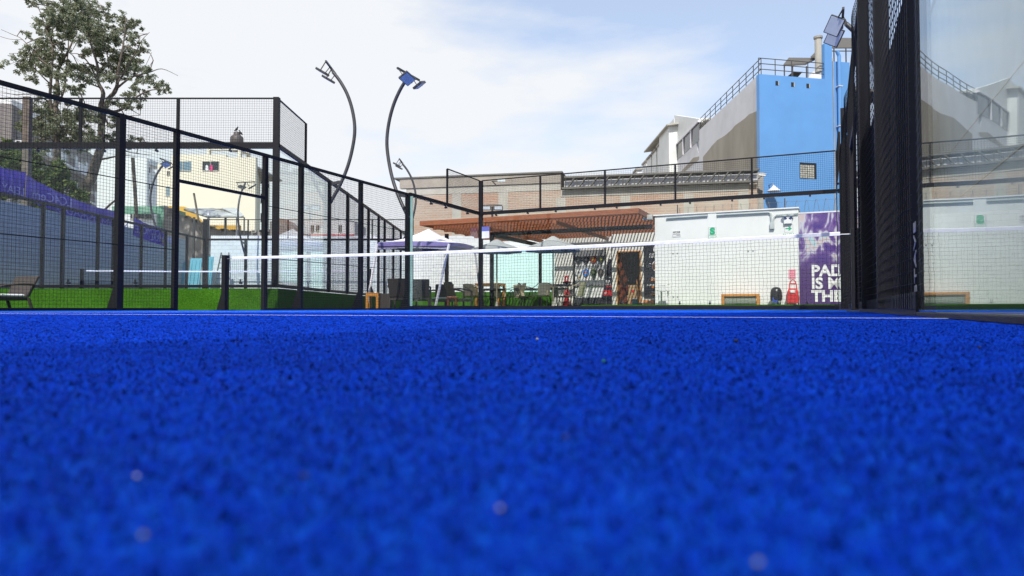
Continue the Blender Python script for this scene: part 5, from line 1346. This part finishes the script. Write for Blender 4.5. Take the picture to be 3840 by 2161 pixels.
# tank
q0 = at(888, 533, 61)
tk = thing('water_tank', 'round dark water tank on the yellow building roof', 'tank', (q0.x, 61, q0.z-.8))
MB().lathe([(0, 0), (.56, 0), (.56, 1.15), (.50, 1.28), (.28, 1.42), (.28, 1.62), (.22, 1.68), (0, 1.68)], n=20).build('tank_body', M['tank'], tk, smooth=True)
b = MB()
for z in (.3, .6, .9): b.lathe([(.56, z), (.58, z+.03), (.56, z+.06)], n=20)
b.build('tank_ribs', M['tank'], tk)
for dx, dz, fl, lab in ((-.05, 1.68, 1, 'black bird perched on top of the water tank lid'), (.34, 1.36, -1, 'black bird perched on the right shoulder of the water tank')):
    t = thing('bird', lab, 'bird', (q0.x+dx, 61, q0.z-.8+dz), 0, 'black birds on the water tank')
    b = MB(); b.tube([(-.20*fl, 0, .10), (-.10*fl, 0, .16), (0, 0, .24), (.07*fl, 0, .33), (.09*fl, 0, .42), (.13*fl, 0, .46), (.20*fl, 0, .45)], [.02, .06, .10, .08, .045, .05, .012], 10)
    b.tube([(.0, -.03, .17), (.0, -.03, .0)], .012, 5); b.tube([(.02, .03, .17), (.02, .03, .0)], .012, 5)
    b.build('bird_body', M['feather'], t, smooth=True)
# white building left of it
yw = 74.0
a_ = at(366, 600, yw); c_ = at(551, 601, yw)
wb = thing('white_building', 'plain white apartment building with shaded side between tree and yellow building', 'building', (a_.x, yw, 0))
MB().box(a_.x, c_.x, yw, yw+.4, -.04, a_.z+.2).build('wall', M['white_paint'], wb, world=True)
e_ = at(589, 630, 84)
MB().slab([(c_.x, yw+.01, -.04), (c_.x, yw+.01, a_.z+.2), (e_.x, 84, a_.z+.2), (e_.x, 84, -.04)], (-.3, .1, 0)).build('side_wall', M['pale_wall'], wb, world=True)
MB().box(at(526, 605, 76).x, at(560, 605, 76).x, 76, 79, a_.z, at(540, 596, 76).z).build('rooftop_room', M['pale_wall'], wb, world=True)
for px, py in ((562, 628), (562, 690)): 
    o = MB().box(at(px-3, py+22, 76.4).x, at(px+3, py, 76.4).x, 76.2, 76.35, at(px, py+22, 76.4).z, at(px, py, 76.4).z).build('window', M['window_dark'], wb, world=True)
# grey brown tower with balconies
t0, t1 = at(45, 391, 62), at(384, 593, 86)
tw = thing('apartment_tower', 'grey brown apartment tower with rows of white balcony slabs behind the trees', 'building', (t0.x, t0.y, 0), math.atan2(t1.y-t0.y, t1.x-t0.x))
TL = math.hypot(t1.x-t0.x, t1.y-t0.y); TZ = t0.z
MB().box(0, TL, 0, 8, -.04, TZ).build('wall', M['tower_wall'], tw)
for f_ in range(6):
    z = TZ-1.2-f_*2.9
    MB().box(.4, TL-.2, -.9, -.002, z-2.2, z-1.95).build('balcony_slab', M['tower_white'], tw)
    for k in range(7):
        x = 1.0+k*(TL-2)/7
        o = MB().box(x, x+1.5, -.03, -.003, z-1.9, z-.2).build('window', M['window_dark'], tw)
        MB().box(x+1.6, x+2.3, -.06, -.003, z-1.94, z-.1).build('panel', M['tower_white'], tw)
        MB().box(x+.1, x+2.2, -.9, -.85, z-1.94, z-1.1).build('balcony_front', M['tower_white'] if (k+f_) % 3 else M['tower_wall'], tw)
MB().box(at(-80, 400, 70).x, at(42, 400, 70).x, 70, 78, -.04, at(10, 372, 70).z).build('rear_block', M['white_paint'], tw, world=True)
for k in range(7):
    z = at(10, 420+k*36, 70).z
    MB().box(at(-80, 400, 70).x, at(40, 400, 70).x, 69.8, 69.99, z-.5, z).build('window_band', M['window_blue'], tw, world=True)
# green low building, ochre wall, rubble, roof shelter
yg = 47.0
a_ = at(420, 774, yg); c_ = at(618, 772, yg)
gb = thing('green_building', 'low faded green building with dark windows behind the banner', 'building', (a_.x, yg, 0))
MB().box(a_.x, c_.x, yg, yg+5, at(500, 803, yg).z, a_.z).build('green_parapet', M['green_wall'], gb, world=True)
MB().box(a_.x, c_.x, yg+.02, yg+5, -.04, at(500, 803, yg).z-.003).build('wall', M['pale_wall'], gb, world=True)
MB().box(at(590, 800, yg).x, c_.x+.03, yg-.03, yg-.002, -.04, c_.z-.02).build('green_pier', M['green_wall'], gb, world=True)
win(gb, 489, 803, 511, 824, yg); win(gb, 519, 803, 571, 824, yg)
yo = 50.0
a_ = at(621, 772, yo); c_ = at(905, 772, yo)
ow = thing('ochre_wall', 'ochre yellow wall stepping down behind the roof shelter', 'wall', (a_.x, yo, 0))
MB().prism([(0, -.04), (c_.x-a_.x-.1, -.04), (c_.x-a_.x-.1, at(900, 845, yo).z), (at(770, 845, yo).x-a_.x, at(770, 845, yo).z), (at(715, 786, yo).x-a_.x, at(715, 786, yo).z), (at(690, 775, yo).x-a_.x, at(690, 775, yo).z), (at(620, 773, yo).x-a_.x, at(620, 773, yo).z)], 'y', 0, .3).build('wall', M['ochre_wall'], ow)
MB().box(0, c_.x-a_.x-.12, -.05, -.002, -.04, at(800, 900, yo).z).build('skirting', M['concrete'], ow)
b = MB()
yr_ = 45.5
rub = thing('rubble_wall', 'broken grey brown masonry wall sloping down behind the raised court', 'wall', (at(600, 800, yr_).x, yr_, 0))
x_ = at(600, 800, yr_).x
prof2 = [(615, 772), (640, 790), (660, 800), (700, 815), (730, 830), (760, 838), (775, 850), (800, 858), (860, 866), (960, 868), (1030, 862)]
pl = [(0, -.04)]+[(at(px, py, yr_).x-x_, at(px, py+R.uniform(-3, 3), yr_).z) for px, py in prof2]; pl.append((pl[-1][0], -.04))
MB().prism(pl, 'y', 0, .5).build('wall', M['rubble'], rub)
b = MB()
for k in range(40):
    px = R.uniform(615, 1000); py = float(np.interp(px, [p_[0] for p_ in prof2], [p_[1] for p_ in prof2]))
    q0 = at(px, py, yr_-.2); s_ = R.uniform(.06, .2); b.box(q0.x-x_-s_, q0.x-x_+s_, -.2, .1, q0.z-s_*.5, q0.z+s_*.5)
b.build('loose_stones', M['rubble'], rub)
ys = 43.5
sh = thing('roof_shelter', 'makeshift shelter of weathered roof sheets on thin posts', 'shelter', (at(760, 850, ys).x, ys, 0))
b = MB().slab([at(690, 786, 45), at(800, 783, 46), at(912, 814, 43), at(780, 815, 42.5)], (0, 0, .06)); b.slab([at(831, 782, 45), at(888, 783, 45), at(915, 812, 43), at(900, 815, 42.8)], (0, 0, .05))
b.build('roof_sheet', M['roof_sheet'], sh, world=True)
b = MB()
for k in range(7):
    t_ = k/6; b.beam(at(690, 787, 45).lerp(at(780, 816, 42.5), t_), at(888, 784, 45.5).lerp(at(914, 815, 43), t_), .07, .07)
for k in range(7):
    t_ = k/6; b.beam(at(690, 788, 45).lerp(at(888, 785, 45.5), t_), at(780, 817, 42.5).lerp(at(914, 816, 43), t_), .05, .05)
b.build('roof_joists', M['truss_steel'], sh, world=True)
for px, y_, c_ in ((728, 43.5, 'grey_steel'), (846, 43.2, 'grey_steel'), (782, 43, 'white_steel'), (888, 44, 'white_steel'), (916, 43, 'grey_steel')):
    q0 = at(px, 815 if c_ != 'white_steel' else 790, y_); MB().beam(q0, (q0.x, q0.y, 0), .12 if px < 860 else .06, .1).build('post', M[c_], sh, world=True)
q0, q1 = at(727, 725, 42), at(757, 815, 42)
t = thing('leaning_pole', 'thin pole leaning left over the roof shelter', 'pole', (q1.x, 42, 0))
MB().beam(q0, (q1.x+.8, 42, 0), .09, .09).build('shaft', M['bark'], t, world=True)
q0, q1 = at(498, 592, 44), at(512, 772, 44)
t = thing('telegraph_pole', 'slim brown pole rising in front of the white building', 'pole', (q1.x, 44, 0))
MB().beam(q0, (q1.x+.5, 44, 0), .16, .16).build('shaft', M['bark'], t, world=True)
q0 = at(105, 365, 25.5)
t = thing('wooden_post', 'brown wooden post standing behind the banner at far left', 'post', (q0.x, 25.5, 0))
MB().beam((q0.x, 25.5, 0), q0, .24, .2).build('shaft', M['bark'], t, world=True)
# low building and mound right of the big corner post
yq = 52.0
a_ = at(1145, 832, yq); c_ = at(1330, 834, yq)
sb = thing('small_building', 'small pale building with red trimmed windows behind the side fences', 'building', (a_.x, yq, 0))
MB().box(a_.x, c_.x, yq, yq+4, -.04, a_.z).build('wall', M['pale_wall'], sb, world=True)
for px in (1165, 1186, 1230, 1270): win(sb, px, 845, px+12, 872, yq)
MB().box(a_.x, c_.x, yq-.06, yq-.003, at(1150, 884, yq).z, at(1150, 880, yq).z).build('red_trim', M['red_paint'], sb, world=True)
b = MB(); x_ = at(1010, 850, 48).x
pl = [(0, -.04)]+[(at(px, py, 48).x-x_, at(px, py, 48).z) for px, py in ((1010, 830), (1045, 818), (1070, 822), (1092, 845), (1110, 868), (1180, 885))]; pl.append((pl[-1][0], -.04))
mo = thing('tarp_mound', 'grey tarpaulin heap behind the corner of the raised court', 'heap', (x_, 48, 0))
MB().prism(pl, 'y', 0, 2.0).build('tarp', M['rubble'], mo, .1)
# building seen through the side glass, enlarged and dimmed to keep its reflections clear
sw = CTT('side_building', 'tall pale grey building wall beyond the glass side wall at right', 'building', 16.2, -8, 0)
MB().box(0, 10, 0, 78, -.04, 19.0).build('wall', mat('grey_white_side_wall', (.36, .41, .46), .8, 0, .08, .5, .1, 12, dirt=(.31, .35, .39), dscale=.4), sw)
b = MB()
for z in (2.9, 5.8, 8.7): b.box(-.03, -.002, 0, 77.9, z, z+.05)
b.build('floor_band', M['concrete_pale'], sw)
for i in range(5):
    o = MB().box(-.03, -.003, 9+i*6, 10.2+i*6, 6.8, 8.0).build('window', M['window_blue'], sw)
    MB().box(-.08, -.031, 8.95+i*6, 10.25+i*6, 6.7, 6.8).build('sill', M['concrete_pale'], o)
MB().box(-.15, 10, -.1, 78.1, 19.003, 19.2).build('parapet_cap', M['concrete_pale'], sw)
# ------------------------------------------------------------------ trees
CS = 2.3385
def leaves(bm_v, bm_f, c, r, n, size, rng, flat=.85, droop=.5):
    for _ in range(n):
        while True:
            v = Vector((rng.uniform(-1, 1), rng.uniform(-1, 1), rng.uniform(-1, 1)))
            if v.length < 1: break
        p_ = c + Vector((v.x*r, v.y*r*1.1, v.z*r*flat))
        d = Vector((rng.gauss(0, 1), rng.gauss(0, 1), rng.gauss(-droop, .7))).normalized()
        u = d.cross(Vector((rng.gauss(0, 1), rng.gauss(0, 1), rng.gauss(0, 1)))).normalized()
        L_ = size*rng.uniform(.7, 1.4); W_ = L_*rng.uniform(.15, .27)
        i = len(bm_v)
        bm_v += [tuple(p_), tuple(p_+d*L_*.5+u*W_), tuple(p_+d*L_), tuple(p_+d*L_*.5-u*W_)]
        bm_f.append((i, i+1, i+2, i+3))
def tree(name, label, limbs, blobs, y, seed, m='leaf_olive', dens=3.2, size=.12, spread=2.2, twig=True):
    rng = random.Random(seed)
    q = lambda x, yy_, dy=0.: at(x/CS, yy_/CS, y+dy)
    base = q(*limbs[0][0][:2]); 
    t = thing(name, label, 'tree', (base.x, y, 0))
    b = MB(); nodes = []
    for li, (*_,) in enumerate(limbs):
        L_ = limbs[li]; dys = rng.uniform(-spread, spread)*(0 if li == 0 else .6)
        pts = []; rs = []
        for k, (x, yy_, r_) in enumerate(L_):
            s = k/max(1, len(L_)-1)
            pts.append(q(x, yy_, dys*s)); rs.append(r_)
        if li == 0: pts = [Vector((base.x-.2, y, -.04))]+pts; rs = [rs[0]*1.3]+rs
        sp = spline([tuple(p_)+(r_,) for p_, r_ in zip(pts, rs)], 4)
        b.tube([v[:3] for v in sp], [max(.012, v[3]) for v in sp], 7)
        nodes += [(Vector(v[:3]), v[3]) for v in sp[4:]]
    V_, F_ = [], []
    for x, yy_, r_ in blobs:
        c = q(x, yy_, rng.uniform(-spread, spread)); rw = r_/CS/F*y
        if twig:
            nd, nr = min(nodes, key=lambda n_: (n_[0]-c).length)
            mid = nd.lerp(c, .5)+Vector((rng.uniform(-.2, .2), rng.uniform(-.2, .2), rng.uniform(-.05, .25)))
            b.tube([nd, mid, c], [min(nr, .05), .028, .014], 5)
            for _ in range(3):
                e_ = c+Vector((rng.uniform(-1, 1), rng.uniform(-1, 1), rng.uniform(-.5, 1)))*rw*1.1
                b.wire(mid, e_, .009)
        k_ = rng.randint(9, 13)
        for _ in range(k_):
            cc = c+Vector((rng.gauss(0, .8), rng.gauss(0, .8), rng.gauss(0, .65)))*rw
            leaves(V_, F_, cc, rw*rng.uniform(.25, .6), int(dens*r_*r_/42/k_*3.2)+4, size, rng)
    b.build('trunk', M['bark'], t, world=True, smooth=True)
    b = MB(); b.v = V_; b.f = F_
    me = bpy.data.meshes.new('crown'); me.from_pydata([(v[0]-base.x, v[1]-y, v[2]) for v in V_], [], F_); me.materials.append(M[m])
    o = bpy.data.objects.new('crown', me); COL.objects.link(o); o.parent = t
    return t
T1 = [[(734, 1747, .30), (800, 1560, .27), (850, 1400, .24), (880, 1290, .21), (890, 1100, .18)],
      [(890, 1100, .17), (920, 950, .14), (960, 860, .12), (1020, 780, .10), (1040, 600, .07), (1080, 400, .045), (1100, 200, .015)],
      [(890, 1100, .15), (880, 950, .13), (905, 820, .11), (860, 720, .09), (855, 580, .07), (800, 400, .05), (760, 250, .035), (700, 60, .015)],
      [(920, 950, .09), (1000, 980, .08), (1100, 940, .07), (1200, 850, .05), (1330, 790, .03), (1480, 795, .012)],
      [(1020, 780, .06), (1150, 680, .05), (1300, 640, .03), (1420, 605, .02), (1560, 665, .01)],
      [(1080, 400, .04), (1200, 440, .025), (1320, 470, .012)], [(960, 860, .05), (1050, 700, .04), (1180, 480, .03), (1240, 360, .018), (1310, 285, .01)],
      [(860, 720, .05), (780, 560, .04), (700, 480, .03), (620, 470, .012)], [(905, 1000, .06), (980, 1120, .05), (1100, 1030, .03), (1230, 1010, .012)],
      [(1000, 720, .03), (920, 400, .025), (880, 150, .015), (845, -40, .01)], [(880, 1290, .05), (1000, 1290, .04), (1150, 1340, .025), (1330, 1360, .012)], [(880, 1400, .06), (960, 1385, .05), (1080, 1360, .03), (1200, 1380, .012)],
      [(1150, 680, .02), (1260, 600, .015), (1330, 460, .01)]]
B1 = [(740, 610, 50), (720, 700, 60), (800, 450, 70), (880, 380, 60), (960, 150, 40), (900, 60, 30), (1080, 170, 40), (1190, 220, 50), (1100, 230, 40), (930, 230, 50), (1000, 330, 70), (1080, 360, 70), (1180, 330, 40), (1220, 420, 40), (960, 480, 70), (1050, 500, 70), (1150, 500, 70), (1200, 560, 60), (1080, 600, 60), (980, 580, 60), (1040, 660, 60), (950, 690, 40), (1190, 640, 50), (1310, 640, 45), (870, 640, 40), (1180, 730, 45), (1380, 750, 45), (1440, 780, 35), (1270, 800, 30), (1120, 840, 35), (1180, 900, 50), (990, 900, 40), (1100, 920, 40), (870, 1020, 40), (1000, 1040, 50), (830, 1220, 40), (980, 1230, 60), (1230, 1230, 40), (1080, 1250, 40), (680, 570, 60), (660, 620, 50), (740, 250, 80), (820, 300, 80), (760, 150, 70), (740, 50, 60), (800, 120, 55), (850, 330, 60)]
tree('tall_tree', 'tall airy tree with thick grey trunk and olive leaves beside the white building', T1, B1, 38.0, 3)
T2 = [[(520, 1700, .22), (500, 1400, .19), (500, 1150, .16), (480, 950, .13)], [(480, 950, .12), (510, 800, .10), (500, 650, .08), (560, 520, .06), (640, 350, .04), (660, 150, .015)],
      [(500, 1150, .10), (440, 900, .08), (455, 600, .06), (460, 400, .05), (400, 250, .035), (340, 80, .02), (250, 20, .01)],
      [(455, 600, .04), (330, 500, .035), (200, 350, .02), (100, 300, .015), (10, 260, .008)], [(510, 800, .04), (400, 700, .035), (250, 560, .025), (130, 580, .01)],
      [(330, 500, .02), (200, 470, .015), (80, 470, .008)], [(480, 950, .06), (560, 800, .05), (580, 600, .04), (600, 350, .03), (560, 80, .012)], [(440, 900, .04), (300, 830, .03), (150, 830, .02), (0, 815, .01)],
      [(430, 980, .05), (300, 1080, .04), (180, 1130, .02)], [(500, 1150, .06), (620, 1080, .04), (740, 1060, .02)], [(200, 350, .012), (90, 345, .01), (0, 320, .008)]]
B2 = [(480, 60, 60), (560, 90, 70), (640, 50, 60), (720, 60, 50), (560, 170, 70), (660, 160, 80), (640, 240, 60), (480, 230, 60), (400, 200, 50), (420, 350, 60), (560, 300, 60), (650, 330, 50), (390, 430, 60), (250, 420, 50), (340, 480, 50), (260, 490, 40), (180, 560, 60), (240, 590, 40), (380, 560, 60), (430, 620, 50), (300, 690, 35), (520, 540, 50), (540, 660, 40), (640, 780, 40), (690, 790, 30), (470, 800, 40), (400, 940, 60), (350, 1020, 80), (450, 1050, 95), (560, 1030, 90), (680, 1010, 75), (760, 1060, 60), (500, 1150, 90), (400, 1150, 80), (620, 1160, 80), (740, 1140, 70), (270, 1110, 55), (200, 1130, 35), (330, 1220, 60), (560, 1220, 60), (250, 20, 35), (330, 10, 40), (520, 420, 50), (450, 480, 40), (230, 300, 30), (720, 1220, 60), (640, 1240, 60)]
tree('tall_tree', 'leafy tall tree at far left with several thin upright stems', T2, B2, 36.5, 8)
T3 = [[(250, 1850, .14), (260, 1650, .11), (250, 1500, .08)], [(260, 1650, .07), (150, 1550, .05), (60, 1480, .03)], [(260, 1650, .07), (420, 1600, .05), (560, 1560, .03)], [(250, 1500, .05), (180, 1420, .03)]]
B3 = [(-40, 1480, 110), (40, 1430, 100), (120, 1400, 90), (140, 1500, 110), (240, 1470, 110), (20, 1560, 110), (150, 1620, 120), (280, 1590, 110), (380, 1560, 100), (480, 1600, 100), (330, 1690, 110), (450, 1720, 110), (580, 1700, 90), (650, 1800, 80), (540, 1790, 100), (230, 1320, 60), (90, 1340, 50), (720, 1850, 60), (420, 1820, 100), (-60, 1600, 100)]
tree('bushy_tree', 'bushy bright green tree just behind the purple banner', T3, B3, 31.5, 5, 'leaf_green', 1.8, .20, 1.2)
t = thing('bare_branch', 'dead bare branch sticking up above the green building', 'branch', (at(410, 790, 40).x, 40, 0))
b = MB(); pts = [at(380, 800, 40), at(408, 772, 40), at(440, 745, 40), at(455, 722, 40)]
b.tube([(pts[0].x-.3, 40, 0)]+pts, [.09, .08, .07, .05, .02], 6); b.tube([at(436, 750, 40), at(442, 775, 40), at(428, 790, 40)], [.05, .04, .02], 5); b.tube([at(440, 770, 40), at(452, 752, 40)], [.03, .012], 5)
b.build('limb', M['bark'], t, world=True)
# ------------------------------------------------------------------ litter on the turf
def g(px, py):
    d = ray(px, py); k = -(H-.005)/d.z; return Vector((d.x*k, d.y*k, .005))
for px, py, s, c_, nm, lab in ((514, 1747, 14, (.75, .78, .80), 'pebble', 'small white pebble on the blue turf at lower left'), (1140, 1748, 20, (.02, .017, .012), 'bark_crumb', 'dark crumb of bark on the blue turf left of centre'),
                           (540, 1955, 22, (.28, .30, .05), 'leaf_scrap', 'yellow green leaf scrap on the blue turf near the bottom left'), (1875, 1860, 16, (.6, .58, .45), 'pebble', 'pale pebble on the blue turf below the centre'),
                           (2840, 2050, 22, (.40, .42, .34), 'pebble', 'greyish pebble at the bottom right of the blue turf'), (2761, 1275, 13, (.012, .012, .02), 'bark_crumb', 'dark crumb on the turf ahead of the hut bin'),
                           (2265, 1345, 12, (.01, .25, .20), 'leaf_scrap', 'teal green scrap on the turf in front of the net'), (2122, 1610, 14, (.05, .04, .03), 'bark_crumb', 'brown crumb on the turf near the middle'),
                           (2015, 1266, 7, (.7, .7, .66), 'pebble', 'tiny white pebble far out on the turf'), (3672, 1297, 10, (.015, .012, .02), 'bark_crumb', 'small dark crumb on the turf below the right glass wall')):
    q0 = g(px, py); r_ = s*.85/F*q0.y; q0.z -= .002; c_ = tuple(v*.6 for v in c_)
    t = thing(nm, lab, 'debris', tuple(q0))
    b = MB(); rng = random.Random(px)
    n = 7; vs = [(0, 0, r_*1.2)]
    for k in range(n):
        a = 2*math.pi*k/n; rr2 = r_*rng.uniform(.7, 1.2); vs.append((rr2*math.cos(a), rr2*math.sin(a)*.8, r_*rng.uniform(.2, .7)))
    vs.append((0, 0, -r_*.4))
    b.add(vs, [(0, 1+k, 1+(k+1) % n) for k in range(n)]+[(n+1, 1+(k+1) % n, 1+k) for k in range(n)])
    b.build('fragment', mat('debris_'+nm+str(px), c_, .8, 0, .3, 400), t, smooth=True)
